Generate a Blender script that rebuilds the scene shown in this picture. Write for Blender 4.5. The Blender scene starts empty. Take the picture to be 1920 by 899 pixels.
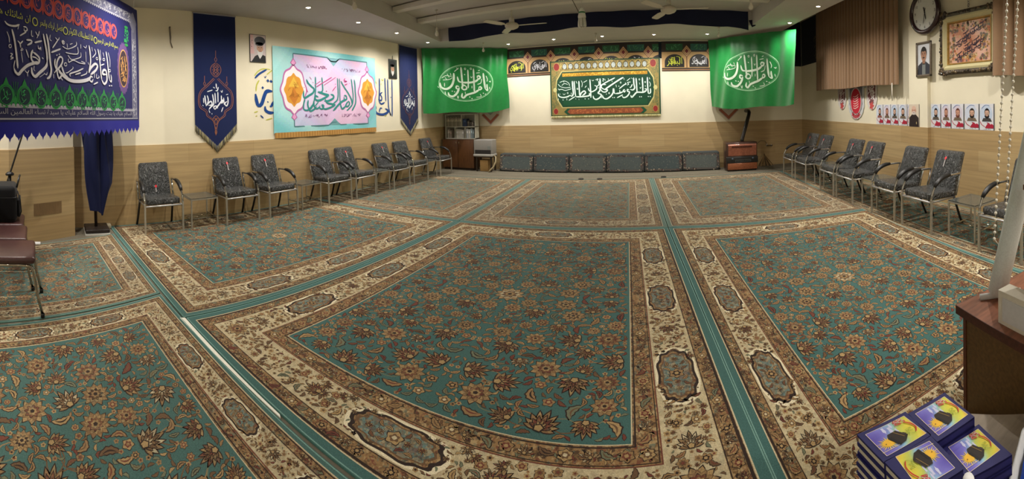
import bpy, bmesh, math, random
import numpy as np
from mathutils import Matrix, Vector
C = bpy.context.scene.collection
SC = bpy.context.scene
PI = math.pi
rnd = random.Random(7)

# ------------------------------------------------------------------ camera, world, exposure
F_PX = 704.783          # focal length of the phone panorama, in pixels of the 1920 x 899 frame
CY = 212.829
cam_d = bpy.data.cameras.new('panorama_camera')
cam = bpy.data.objects.new('panorama_camera', cam_d); C.objects.link(cam)
cam.matrix_world = Matrix(((0.93642, 0.022044, 0.350189, 0), (0.349985, 0.012621, -0.93667, 0),
                           (-0.025068, 0.999677, 0.004103, 1.6), (0, 0, 0, 1)))
cam_d.type = 'PANO'; cam_d.panorama_type = 'CENTRAL_CYLINDRICAL'
cam_d.central_cylindrical_range_u_min = -960 / F_PX; cam_d.central_cylindrical_range_u_max = 960 / F_PX
cam_d.central_cylindrical_range_v_min = (CY - 899) / F_PX; cam_d.central_cylindrical_range_v_max = CY / F_PX
cam_d.central_cylindrical_radius = 1.0
cam_d.clip_start = 0.05
SC.camera = cam
SC.view_settings.view_transform = 'Standard'; SC.view_settings.look = 'None'
SC.view_settings.gamma = 1.0; SC.view_settings.use_curve_mapping = False
SC.view_settings.exposure = 0.0
LAMP_W = 150.0           # every downlight of the soffits
LAMP_COL = (1.0, 0.945, 0.865)
world = bpy.data.worlds.new('room_air'); SC.world = world; world.use_nodes = True
world.node_tree.nodes['Background'].inputs[0].default_value = (0.8, 0.78, 0.72, 1)
world.node_tree.nodes['Background'].inputs[1].default_value = 0.05

# ------------------------------------------------------------------ helpers
def lin(c):
    r = []
    for v in c[:3]:
        v = v / 255.0
        r.append(v / 12.92 if v <= 0.04045 else ((v + 0.055) / 1.055) ** 2.4)
    return (r[0], r[1], r[2], c[3] if len(c) > 3 else 1.0)

class MB:
    """collects faces with a flat colour each; build() links them as one mesh object"""
    def __init__(s): s.v = []; s.f = []; s.c = []; s.sm = []
    def add(s, vs, fs, col, smooth=False):
        o = len(s.v); s.v += [tuple(v) for v in vs]
        for k, f in enumerate(fs):
            s.f.append(tuple(i + o for i in f)); s.c.append(col[k] if isinstance(col, list) else col); s.sm.append(smooth)
        return s
    def poly(s, vs, col): return s.add(vs, [tuple(range(len(vs)))], col)
    def box(s, x0, x1, y0, y1, z0, z1, col=(200, 200, 200)):
        vs = [(x, y, z) for z in (z0, z1) for y in (y0, y1) for x in (x0, x1)]
        return s.add(vs, [(0, 2, 3, 1), (4, 5, 7, 6), (0, 1, 5, 4), (2, 6, 7, 3), (0, 4, 6, 2), (1, 3, 7, 5)], col)
    def prism(s, pts, z0, z1, col):
        n = len(pts); vs = [(x, y, z0) for x, y in pts] + [(x, y, z1) for x, y in pts]
        return s.add(vs, [tuple(range(n))[::-1], tuple(range(n, 2 * n))] + [(i, (i + 1) % n, n + (i + 1) % n, n + i) for i in range(n)], col)
    def rbox(s, x0, x1, y0, y1, z0, z1, r, col, seg=3, fn=None):
        bm = bmesh.new(); bmesh.ops.create_cube(bm, size=1)
        for v in bm.verts: v.co = ((x0 + x1) / 2 + v.co.x * (x1 - x0), (y0 + y1) / 2 + v.co.y * (y1 - y0), (z0 + z1) / 2 + v.co.z * (z1 - z0))
        bmesh.ops.bevel(bm, geom=bm.edges[:], offset=r, segments=seg, profile=0.5, affect='EDGES')
        bm.verts.index_update()
        vs = [tuple(v.co) for v in bm.verts]
        if fn: vs = [fn(*v) for v in vs]
        fs = [tuple(v.index for v in f.verts) for f in bm.faces]; bm.free()
        return s.add(vs, fs, col, True)
    def tube(s, pts, r, col=(150, 150, 150), seg=8, cap=True, ry=None):
        P = [Vector(p) for p in pts]; n = len(P); rings = []
        T = [(P[min(i + 1, n - 1)] - P[max(i - 1, 0)]).normalized() for i in range(n)]
        up = Vector((0, 0, 1)) if abs(T[0].z) < 0.9 else Vector((0, 1, 0))
        N = (up - T[0] * up.dot(T[0])).normalized(); vs = []
        for i in range(n):
            N = (N - T[i] * N.dot(T[i])).normalized(); B = T[i].cross(N)
            ri = r[i] if isinstance(r, (list, tuple)) else r
            for k in range(seg):
                a = 2 * PI * k / seg + PI / seg
                vs.append(P[i] + N * (ri * math.cos(a)) + B * ((ry or ri) * math.sin(a)))
        fs = [(i * seg + k, i * seg + (k + 1) % seg, (i + 1) * seg + (k + 1) % seg, (i + 1) * seg + k) for i in range(n - 1) for k in range(seg)]
        if cap: fs += [tuple(range(seg))[::-1], tuple(range((n - 1) * seg, n * seg))]
        return s.add(vs, fs, col, seg > 4)
    def lathe(s, prof, c, col, seg=20, axis='z', smooth=True):
        vs = []; n = len(prof)
        for k in range(seg):
            a = 2 * PI * k / seg
            for r, h in prof:
                p = (r * math.cos(a), r * math.sin(a), h)
                if axis == 'x': p = (p[2], p[0], p[1])
                if axis == 'y': p = (p[0], p[2], p[1])
                vs.append((c[0] + p[0], c[1] + p[1], c[2] + p[2]))
        fs = [(k * n + j, ((k + 1) % seg) * n + j, ((k + 1) % seg) * n + j + 1, k * n + j + 1) for k in range(seg) for j in range(n - 1)]
        cols = [col[j] for k in range(seg) for j in range(n - 1)] if isinstance(col, list) else col
        return s.add(vs, fs, cols, smooth)
    def ball(s, c, r, col, sc=(1, 1, 1), seg=10):
        pr = [(r * math.sin(PI * i / 6), -r * math.cos(PI * i / 6)) for i in range(7)]
        m = MB(); m.lathe(pr, (0, 0, 0), col, seg)
        return s.add([(c[0] + x * sc[0], c[1] + y * sc[1], c[2] + z * sc[2]) for x, y, z in m.v], m.f, col, True)
    def grid(s, fn, nu, nv, col, smooth=True):
        vs = [fn(i / nu, j / nv) for j in range(nv + 1) for i in range(nu + 1)]
        fs = [(j * (nu + 1) + i, j * (nu + 1) + i + 1, (j + 1) * (nu + 1) + i + 1, (j + 1) * (nu + 1) + i) for j in range(nv) for i in range(nu)]
        cols = [col((i + .5) / nu, (j + .5) / nv) for j in range(nv) for i in range(nu)] if callable(col) else col
        return s.add(vs, fs, cols, smooth)
    def xf(s, M):
        s.v = [tuple(M @ Vector(v)) for v in s.v]; return s
    def build(s, name, mat, parent=None, loc=None):
        me = bpy.data.meshes.new(name)
        me.from_pydata(s.v, [], s.f); me.materials.append(mat)
        me.polygons.foreach_set('use_smooth', s.sm)
        a = me.color_attributes.new('Col', 'FLOAT_COLOR', 'CORNER')
        cache = {}; cl = []
        for f, c in zip(s.f, s.c):
            k = cache.get(c)
            if k is None: k = cache[c] = lin(c)
            cl += k * len(f)
        a.data.foreach_set('color', cl)
        me.update()
        o = bpy.data.objects.new(name, me); C.objects.link(o)
        if parent is not None: o.parent = parent
        if loc is not None: o.location = loc
        return o

def tag(o, label=None, cat=None, group=None, kind=None):
    if label: o['label'] = label
    if cat: o['category'] = cat
    if group: o['group'] = group
    if kind: o['kind'] = kind
    return o
def thing(name, label, cat, loc=(0, 0, 0), rz=0.0, group=None):
    o = bpy.data.objects.new(name, None); C.objects.link(o)
    o.location = loc; o.rotation_euler = (0, 0, rz); o.empty_display_size = 0.1
    return tag(o, label, cat, group)
def copy_tree(o, loc, rz, label, group=None):
    r = o.copy(); C.objects.link(r); r.location = loc; r.rotation_euler = (0, 0, rz); r['label'] = label
    if group: r['group'] = group
    for ch in list(o.children):
        c = ch.copy(); C.objects.link(c); c.parent = r
        for g in list(ch.children):
            d = g.copy(); C.objects.link(d); d.parent = c
    return r

# ------------------------------------------------------------------ materials
def mat(name, rough=0.6, metal=0.0, noise=0.12, nscale=60.0, bump=0.0, bscale=200.0, coat=0.0, sheen=0.0, spec=0.5, emit=0.0, stretch=None, coatr=0.1):
    """colour of the printed or painted face (attribute Col) modulated by a procedural grain"""
    m = bpy.data.materials.new(name); m.use_nodes = True; nt = m.node_tree; N = nt.nodes; L = nt.links
    b = N['Principled BSDF']; at = N.new('ShaderNodeAttribute'); at.attribute_name = 'Col'
    tc = N.new('ShaderNodeTexCoord'); src = tc.outputs['Object']
    if stretch:
        mp = N.new('ShaderNodeMapping'); mp.inputs['Scale'].default_value = stretch; L.new(src, mp.inputs[0]); src = mp.outputs[0]
    no = N.new('ShaderNodeTexNoise'); no.inputs['Scale'].default_value = nscale; no.inputs['Detail'].default_value = 5
    L.new(src, no.inputs['Vector'])
    mr = N.new('ShaderNodeMapRange'); mr.inputs[1].default_value = 0.25; mr.inputs[2].default_value = 0.75
    mr.inputs[3].default_value = 1 - noise; mr.inputs[4].default_value = 1 + noise; L.new(no.outputs[0], mr.inputs[0])
    mx = N.new('ShaderNodeMix'); mx.data_type = 'RGBA'; mx.blend_type = 'MULTIPLY'; mx.inputs[0].default_value = 1
    L.new(at.outputs['Color'], mx.inputs[6]); L.new(mr.outputs[0], mx.inputs[7]); L.new(mx.outputs[2], b.inputs['Base Color'])
    b.inputs['Roughness'].default_value = rough; b.inputs['Metallic'].default_value = metal
    b.inputs['Specular IOR Level'].default_value = spec
    b.inputs['Coat Weight'].default_value = coat; b.inputs['Coat Roughness'].default_value = coatr
    b.inputs['Sheen Weight'].default_value = sheen
    if emit: L.new(at.outputs['Color'], b.inputs['Emission Color']); b.inputs['Emission Strength'].default_value = emit
    if bump:
        n2 = N.new('ShaderNodeTexNoise'); n2.inputs['Scale'].default_value = bscale; n2.inputs['Detail'].default_value = 3
        L.new(src, n2.inputs['Vector'])
        bp = N.new('ShaderNodeBump'); bp.inputs['Strength'].default_value = bump; bp.inputs['Distance'].default_value = 0.01
        L.new(n2.outputs[0], bp.inputs['Height']); L.new(bp.outputs[0], b.inputs['Normal'])
        if coat: L.new(bp.outputs[0], b.inputs['Coat Normal'])
    return m

M_PLAIN = mat('painted', 0.5, noise=0.05)
M_PLASTER = mat('wall_plaster', 0.75, noise=0.035, nscale=2.5, bump=0.05, bscale=60, spec=0.3)
M_CEIL = mat('ceiling_plaster', 0.8, noise=0.04, nscale=3, spec=0.25)
M_PILE = mat('rug_pile', 0.95, noise=0.30, nscale=170, bump=0.25, bscale=420, spec=0.1, sheen=0.1)
def weave_detail(m):
    """densely woven small motifs on the faces whose Col alpha is 0 (borders, cartouches)"""
    nt = m.node_tree; N = nt.nodes; L = nt.links; b = N['Principled BSDF']; src = b.inputs['Base Color'].links[0].from_socket
    at = N.new('ShaderNodeAttribute'); at.attribute_name = 'Col'; tc = N.new('ShaderNodeTexCoord')
    dn = N.new('ShaderNodeTexNoise'); dn.inputs['Scale'].default_value = 30; L.new(tc.outputs['Object'], dn.inputs['Vector'])
    mv = N.new('ShaderNodeMix'); mv.data_type = 'VECTOR'; mv.inputs[0].default_value = 0.012; L.new(tc.outputs['Object'], mv.inputs[4]); L.new(dn.outputs['Color'], mv.inputs[5])
    fac = None; col = src
    for sc, k in ((42, .8), (95, .55)):
        v = N.new('ShaderNodeTexVoronoi'); v.inputs['Scale'].default_value = sc; L.new(mv.outputs[1], v.inputs['Vector'])
        sp = N.new('ShaderNodeSeparateColor'); L.new(v.outputs['Color'], sp.inputs[0])
        r = N.new('ShaderNodeValToRGB'); r.color_ramp.interpolation = 'CONSTANT'; e = r.color_ramp.elements
        stops = [(0, (58, 42, 34)), (.20, (150, 118, 78)), (.45, (116, 66, 52)), (.60, (180, 156, 114)), (.74, (112, 88, 58)), (.90, (104, 114, 98))]
        e[0].position = 0; e[0].color = lin(stops[0][1]); e[1].position = stops[1][0]; e[1].color = lin(stops[1][1])
        for p, c in stops[2:]: q = e.new(p); q.color = lin(c)
        L.new(sp.outputs[0], r.inputs[0])
        inv = N.new('ShaderNodeMath'); inv.operation = 'MULTIPLY_ADD'; inv.inputs[1].default_value = -k; inv.inputs[2].default_value = k; L.new(at.outputs['Alpha'], inv.inputs[0])
        hf = N.new('ShaderNodeMath'); hf.operation = 'GREATER_THAN'; hf.inputs[1].default_value = .38; L.new(sp.outputs[1], hf.inputs[0])
        ml = N.new('ShaderNodeMath'); ml.operation = 'MULTIPLY'; L.new(inv.outputs[0], ml.inputs[0]); L.new(hf.outputs[0], ml.inputs[1])
        mx = N.new('ShaderNodeMix'); mx.data_type = 'RGBA'; L.new(ml.outputs[0], mx.inputs[0]); L.new(col, mx.inputs[6]); L.new(r.outputs[0], mx.inputs[7]); col = mx.outputs[2]
    L.new(col, b.inputs['Base Color'])
weave_detail(M_PILE)
M_FELT = mat('floor_felt', 0.95, noise=0.16, nscale=40, bump=0.2, bscale=300, spec=0.1)
M_CLOTH = mat('printed_cloth', 0.8, noise=0.08, nscale=120, spec=0.2, sheen=0.1)
M_SATIN = mat('green_satin', 0.42, noise=0.10, nscale=14, spec=0.45, sheen=0.2, bump=0.15, bscale=9)
M_GILT = mat('printed_sequin_cloth', 0.5, noise=0.22, nscale=90, spec=0.5, bump=0.2, bscale=160)
M_CURT = mat('curtain_weave', 0.9, noise=0.14, nscale=180, spec=0.15, sheen=0.2)
M_PRINT = mat('glossy_print', 0.35, noise=0.04, nscale=50)
M_STEEL = mat('brushed_steel', 0.36, 0.6, noise=0.08, nscale=30)
M_CHROME = mat('chrome', 0.09, 1.0, noise=0.02)
M_BLACK = mat('black_plastic', 0.4, noise=0.1, nscale=40)
M_WOOD = mat('stained_wood', 0.38, noise=0.35, nscale=6, stretch=(1.2, 9, 9), spec=0.4)
M_WOODV = mat('veneer', 0.4, noise=0.38, nscale=5, stretch=(9, 9, 1.1), spec=0.4)
M_LAMIN = mat('pale_laminate', 0.5, noise=0.12, nscale=6, stretch=(2, 14, 2), spec=0.4)
M_COPPER = mat('copper_enamel', 0.32, 0.25, noise=0.28, nscale=26, coat=0.4)
M_GLASS = bpy.data.materials.new('smoked_glass'); M_GLASS.use_nodes = True
_b = M_GLASS.node_tree.nodes['Principled BSDF']; _b.inputs['Base Color'].default_value = (0.35, 0.38, 0.36, 1)
_b.inputs['Transmission Weight'].default_value = 0.85; _b.inputs['Roughness'].default_value = 0.04; _b.inputs['IOR'].default_value = 1.45
M_CARD = mat('cardboard_straw', 0.9, noise=0.25, nscale=50)
M_VINYL = mat('brown_vinyl', 0.35, noise=0.12, nscale=30, bump=0.1, bscale=150)
M_LAMP = mat('lit_lamp', 0.4, noise=0.0, emit=45.0)
M_BOOK = mat('shrink_wrapped_cover', 0.5, noise=0.05, nscale=60, spec=0.2)

def wrap_mat():
    """dark upholstery under loose clear wrapping film: creased glossy coat"""
    m = mat('film_wrapped_vinyl', 0.5, noise=0.35, nscale=11, coat=1.0, spec=0.5, coatr=0.2)
    nt = m.node_tree; N = nt.nodes; L = nt.links; b = N['Principled BSDF']; tc = N.new('ShaderNodeTexCoord')
    mp = N.new('ShaderNodeMapping'); mp.inputs['Scale'].default_value = (1, 1.7, 0.8); L.new(tc.outputs['Object'], mp.inputs[0])
    no = N.new('ShaderNodeTexNoise'); no.inputs['Scale'].default_value = 16; no.inputs['Detail'].default_value = 4; no.inputs['Distortion'].default_value = 1.6
    L.new(mp.outputs[0], no.inputs['Vector'])
    bp = N.new('ShaderNodeBump'); bp.inputs['Strength'].default_value = 1.0; bp.inputs['Distance'].default_value = 0.07
    L.new(no.outputs[0], bp.inputs['Height']); L.new(bp.outputs[0], b.inputs['Coat Normal']); L.new(bp.outputs[0], b.inputs['Normal'])
    # film sheen painted into the colour: grey haze, pale highlight streaks at creases
    n2 = N.new('ShaderNodeTexNoise'); n2.inputs['Scale'].default_value = 6.5; n2.inputs['Detail'].default_value = 4; n2.inputs['Distortion'].default_value = 3.0; L.new(mp.outputs[0], n2.inputs['Vector'])
    a1 = N.new('ShaderNodeMath'); a1.operation = 'SUBTRACT'; a1.inputs[1].default_value = .5; L.new(n2.outputs[0], a1.inputs[0])
    a2 = N.new('ShaderNodeMath'); a2.operation = 'ABSOLUTE'; L.new(a1.outputs[0], a2.inputs[0])
    cr = N.new('ShaderNodeMapRange'); cr.inputs[1].default_value = 0; cr.inputs[2].default_value = .022; cr.inputs[3].default_value = .38; cr.inputs[4].default_value = .01; L.new(a2.outputs[0], cr.inputs[0])
    src = b.inputs['Base Color'].links[0].from_socket; mx = N.new('ShaderNodeMix'); mx.data_type = 'RGBA'; L.new(cr.outputs[0], mx.inputs[0]); L.new(src, mx.inputs[6]); mx.inputs[7].default_value = (.42, .44, .44, 1); L.new(mx.outputs[2], b.inputs['Base Color'])
    return m
M_FILM = wrap_mat()

def tile_mat():
    m = bpy.data.materials.new('wood_look_tile'); m.use_nodes = True; nt = m.node_tree; N = nt.nodes; L = nt.links; b = N['Principled BSDF']
    tc = N.new('ShaderNodeTexCoord'); sx = N.new('ShaderNodeSeparateXYZ'); L.new(tc.outputs['Object'], sx.inputs[0])
    ad = N.new('ShaderNodeMath'); L.new(sx.outputs[0], ad.inputs[0]); L.new(sx.outputs[1], ad.inputs[1])
    cx = N.new('ShaderNodeCombineXYZ'); L.new(ad.outputs[0], cx.inputs[0]); L.new(sx.outputs[2], cx.inputs[1])
    br = N.new('ShaderNodeTexBrick'); br.inputs['Scale'].default_value = 1.0
    br.inputs['Brick Width'].default_value = 1.2; br.inputs['Row Height'].default_value = 0.305; br.inputs['Mortar Size'].default_value = 0.0022
    br.inputs['Color1'].default_value = lin((192, 166, 122)); br.inputs['Color2'].default_value = lin((182, 154, 110)); br.inputs['Mortar'].default_value = lin((168, 142, 102))
    L.new(cx.outputs[0], br.inputs['Vector'])
    mp = N.new('ShaderNodeMapping'); mp.inputs['Scale'].default_value = (.45, 11, 1); L.new(cx.outputs[0], mp.inputs[0])
    no = N.new('ShaderNodeTexNoise'); no.inputs['Scale'].default_value = 2.2; no.inputs['Detail'].default_value = 6; no.inputs['Distortion'].default_value = 0.15
    L.new(mp.outputs[0], no.inputs['Vector'])
    mr = N.new('ShaderNodeMapRange'); mr.inputs[1].default_value = 0.3; mr.inputs[2].default_value = 0.7; mr.inputs[3].default_value = 0.82; mr.inputs[4].default_value = 1.08
    L.new(no.outputs[0], mr.inputs[0])
    mx = N.new('ShaderNodeMix'); mx.data_type = 'RGBA'; mx.blend_type = 'MULTIPLY'; mx.inputs[0].default_value = 1
    L.new(br.outputs['Color'], mx.inputs[6]); L.new(mr.outputs[0], mx.inputs[7]); L.new(mx.outputs[2], b.inputs['Base Color'])
    b.inputs['Roughness'].default_value = 0.42; b.inputs['Specular IOR Level'].default_value = 0.4
    return m
M_TILE = tile_mat()

# ------------------------------------------------------------------ flat prints, strokes and lettering
INKW = 1.22
PEN_N = [0]
class Sheet:
    """a hanging print: P0 = its left lower origin in plan, d = direction to the viewer's right, fold(u, v) = depth of the folds"""
    def __init__(s, P0, d, fold=None, off=0.0):
        s.P = Vector((P0[0], P0[1])); s.d = Vector(d).normalized(); s.n = Vector((s.d.y, -s.d.x)); s.fold = fold; s.off = off
    def __call__(s, u, v, layer=0):
        k = s.off + layer * 0.0012 + (s.fold(u, v) if s.fold else 0)
        q = s.P + s.d * u + s.n * k
        return (q.x, q.y, v)

def smooth_pts(P, step):
    if len(P) < 3:
        n = max(2, int(math.dist(P[0], P[-1]) / step) + 1)
        return [(P[0][0] + (P[-1][0] - P[0][0]) * i / n, P[0][1] + (P[-1][1] - P[0][1]) * i / n) for i in range(n + 1)]
    out = []
    Q = [P[0]] + list(P) + [P[-1]]
    for i in range(1, len(Q) - 2):
        a, b, c, d = Q[i - 1], Q[i], Q[i + 1], Q[i + 2]
        n = max(1, min(14, int(math.dist(b, c) / step)))
        for k in range(n):
            t = k / n
            out.append(tuple(0.5 * (2 * b[j] + (c[j] - a[j]) * t + (2 * a[j] - 5 * b[j] + 4 * c[j] - d[j]) * t * t + (3 * b[j] - a[j] - 3 * c[j] + d[j]) * t ** 3) for j in (0, 1)))
    out.append(tuple(P[-1])); return out

def pen(mb, P, w, sh, col, layer, taper=0.45):
    """one pen stroke of width w along the points P on the sheet sh"""
    PEN_N[0] += 1; layer = layer + (PEN_N[0] % 13) * 0.07      # crossing strokes lie on one another
    L = sum(math.dist(P[i], P[i + 1]) for i in range(len(P) - 1))
    if L < 1.25 * w:
        cx = sum(p[0] for p in P) / len(P); cy = sum(p[1] for p in P) / len(P); r = w * 0.62
        mb.poly([sh(cx + dx * r, cy + dy * r, layer) for dx, dy in ((-1, 0.1), (0, -1), (1, -0.1), (0, 1))], col); return
    S = smooth_pts(P, max(w * 0.5, 0.004)); n = len(S); vs = []
    acc = 0
    for i, p in enumerate(S):
        a = S[max(i - 1, 0)]; b = S[min(i + 1, n - 1)]; dx, dy = b[0] - a[0], b[1] - a[1]; q = math.hypot(dx, dy) or 1
        if i: acc += math.dist(S[i - 1], p)
        e = min(acc, L - acc) / max(w * 1.4, 1e-6)
        k = INKW * w / 2 * (taper + (1 - taper) * min(1, max(0, e))) * (0.78 + 0.22 * abs(dx * 0.5 + dy * 0.87) / q)
        vs += [sh(p[0] - dy / q * k, p[1] + dx / q * k, layer), sh(p[0] + dy / q * k, p[1] - dx / q * k, layer)]
    mb.add(vs, [(2 * i, 2 * i + 1, 2 * i + 3, 2 * i + 2) for i in range(n - 1)], col)

def ink(mb, key, sh, col, layer, f=None, k=1.0):
    for s in INK[key].split(';'):
        w, pts = s.split(':'); P = [tuple(int(x) / 1000 for x in p.split(',')) for p in pts.split(' ')]
        if f: P = [f(*p) for p in P]
        pen(mb, P, k * int(w) / 1000, sh, col, layer)

def ell(mb, sh, cx, cy, rx, ry, col, layer, n=28, lobes=0, amp=0.0):
    mb.poly([sh(cx + rx * math.cos(2 * PI * i / n) * (1 + amp * math.cos(lobes * 2 * PI * i / n)), cy + ry * math.sin(2 * PI * i / n) * (1 + amp * math.cos(lobes * 2 * PI * i / n)), layer) for i in range(n)], col)
def ring(mb, sh, cx, cy, rx, ry, w, col, layer, n=48, lobes=0, amp=0.0):
    vs = []
    for i in range(n):
        a = 2 * PI * i / n; k = 1 + amp * math.cos(lobes * a)
        vs += [sh(cx + rx * k * math.cos(a), cy + ry * k * math.sin(a), layer), sh(cx + (rx * k - w) * math.cos(a), cy + (ry * k - w) * math.sin(a), layer)]
    mb.add(vs, [(2 * i, 2 * i + 1, (2 * i + 3) % (2 * n), (2 * i + 2) % (2 * n)) for i in range(n)], col)
def rect(mb, sh, u0, u1, v0, v1, col, layer, nu=1):
    for i in range(nu):
        a = u0 + (u1 - u0) * i / nu; b = u0 + (u1 - u0) * (i + 1) / nu
        mb.poly([sh(a, v0, layer), sh(b, v0, layer), sh(b, v1, layer), sh(a, v1, layer)], col)
def line(mb, sh, P, w, col, layer):
    for a, b in zip(P[:-1], P[1:]):
        dx, dy = b[0] - a[0], b[1] - a[1]; q = math.hypot(dx, dy) or 1; nx, ny = -dy / q * w / 2, dx / q * w / 2
        mb.poly([sh(a[0] - nx, a[1] - ny, layer), sh(b[0] - nx, b[1] - ny, layer), sh(b[0] + nx, b[1] + ny, layer), sh(a[0] + nx, a[1] + ny, layer)], col)
def scrawl(mb, sh, u0, u1, v0, v1, col, layer, n, w, rg):
    """knotted script too small to read in the photograph"""
    for i in range(n):
        cx = rg.uniform(u0, u1); cy = rg.uniform(v0, v1); L = min(u1 - u0, (v1 - v0) * 1.6) * rg.uniform(0.25, 0.5); a = rg.choice((0.1, 0.3, 1.5, 1.7, 2.6))
        P = [(min(u1, max(u0, cx + math.cos(a + t * rg.uniform(-.7, .7)) * L * t)), min(v1, max(v0, cy + math.sin(a) * L * t + 0.15 * L * math.sin(5 * t)))) for t in (-.5, -.15, .15, .5)]
        pen(mb, P, w, sh, col, layer)

# Arabic lettering from the font: each letter is replaced by its joined form, right to left
_F = {}
def _reg(ch, base, n):
    _F[ch] = [chr(base + i) for i in range(n)]
for ch, b_, n_ in (('ا', 0xFE8D, 2), ('ب', 0xFE8F, 4), ('ة', 0xFE93, 2), ('ت', 0xFE95, 4), ('ث', 0xFE99, 4), ('ج', 0xFE9D, 4), ('ح', 0xFEA1, 4), ('خ', 0xFEA5, 4),
                   ('د', 0xFEA9, 2), ('ذ', 0xFEAB, 2), ('ر', 0xFEAD, 2), ('ز', 0xFEAF, 2), ('س', 0xFEB1, 4), ('ش', 0xFEB5, 4), ('ص', 0xFEB9, 4), ('ض', 0xFEBD, 4),
                   ('ط', 0xFEC1, 4), ('ظ', 0xFEC5, 4), ('ع', 0xFEC9, 4), ('غ', 0xFECD, 4), ('ف', 0xFED1, 4), ('ق', 0xFED5, 4), ('ك', 0xFED9, 4), ('ل', 0xFEDD, 4),
                   ('م', 0xFEE1, 4), ('ن', 0xFEE5, 4), ('ه', 0xFEE9, 4), ('و', 0xFEED, 2), ('ى', 0xFEEF, 2), ('ي', 0xFEF1, 4), ('ئ', 0xFE89, 4), ('أ', 0xFE83, 2), ('إ', 0xFE87, 2)):
    _reg(ch, b_, n_)
def shape(t):
    o = []; prev = False
    i = 0
    while i < len(t):
        ch = t[i]; f = _F.get(ch)
        if ch == 'ل' and i + 1 < len(t) and t[i + 1] == 'ا':
            o.append(chr(0xFEFC if prev else 0xFEFB)); prev = False; i += 2; continue
        if not f: o.append(ch); prev = False; i += 1; continue
        nxt = i + 1 < len(t) and t[i + 1] in _F and len(f) == 4
        o.append(f[(3 if prev else 2) if nxt else (1 if prev else 0)]); prev = nxt; i += 1
    return ''.join(reversed(o))
def font_mesh(txt):
    cu = bpy.data.curves.new('lettering', 'FONT'); cu.body = txt; cu.resolution_u = 2; cu.fill_mode = 'FRONT'
    ob = bpy.data.objects.new('lettering', cu); C.objects.link(ob)
    dg = bpy.context.evaluated_depsgraph_get(); me = bpy.data.meshes.new_from_object(ob.evaluated_get(dg))
    vs = [(v.co.x, v.co.y) for v in me.vertices]; fs = [tuple(p.vertices) for p in me.polygons]
    bpy.data.objects.remove(ob); bpy.data.curves.remove(cu); bpy.data.meshes.remove(me)
    return vs, fs
def letter(mb, txt, sh, u0, u1, v0, v1, col, layer, arabic=True):
    vs, fs = font_mesh(shape(txt) if arabic else txt)
    if not vs: return
    xs = [p[0] for p in vs]; ys = [p[1] for p in vs]; ax, bx, ay, by = min(xs), max(xs), min(ys), max(ys)
    mb.add([sh(u0 + (x - ax) / (bx - ax) * (u1 - u0), v0 + (y - ay) / (by - ay) * (v1 - v0), layer) for x, y in vs], fs, col)

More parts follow.
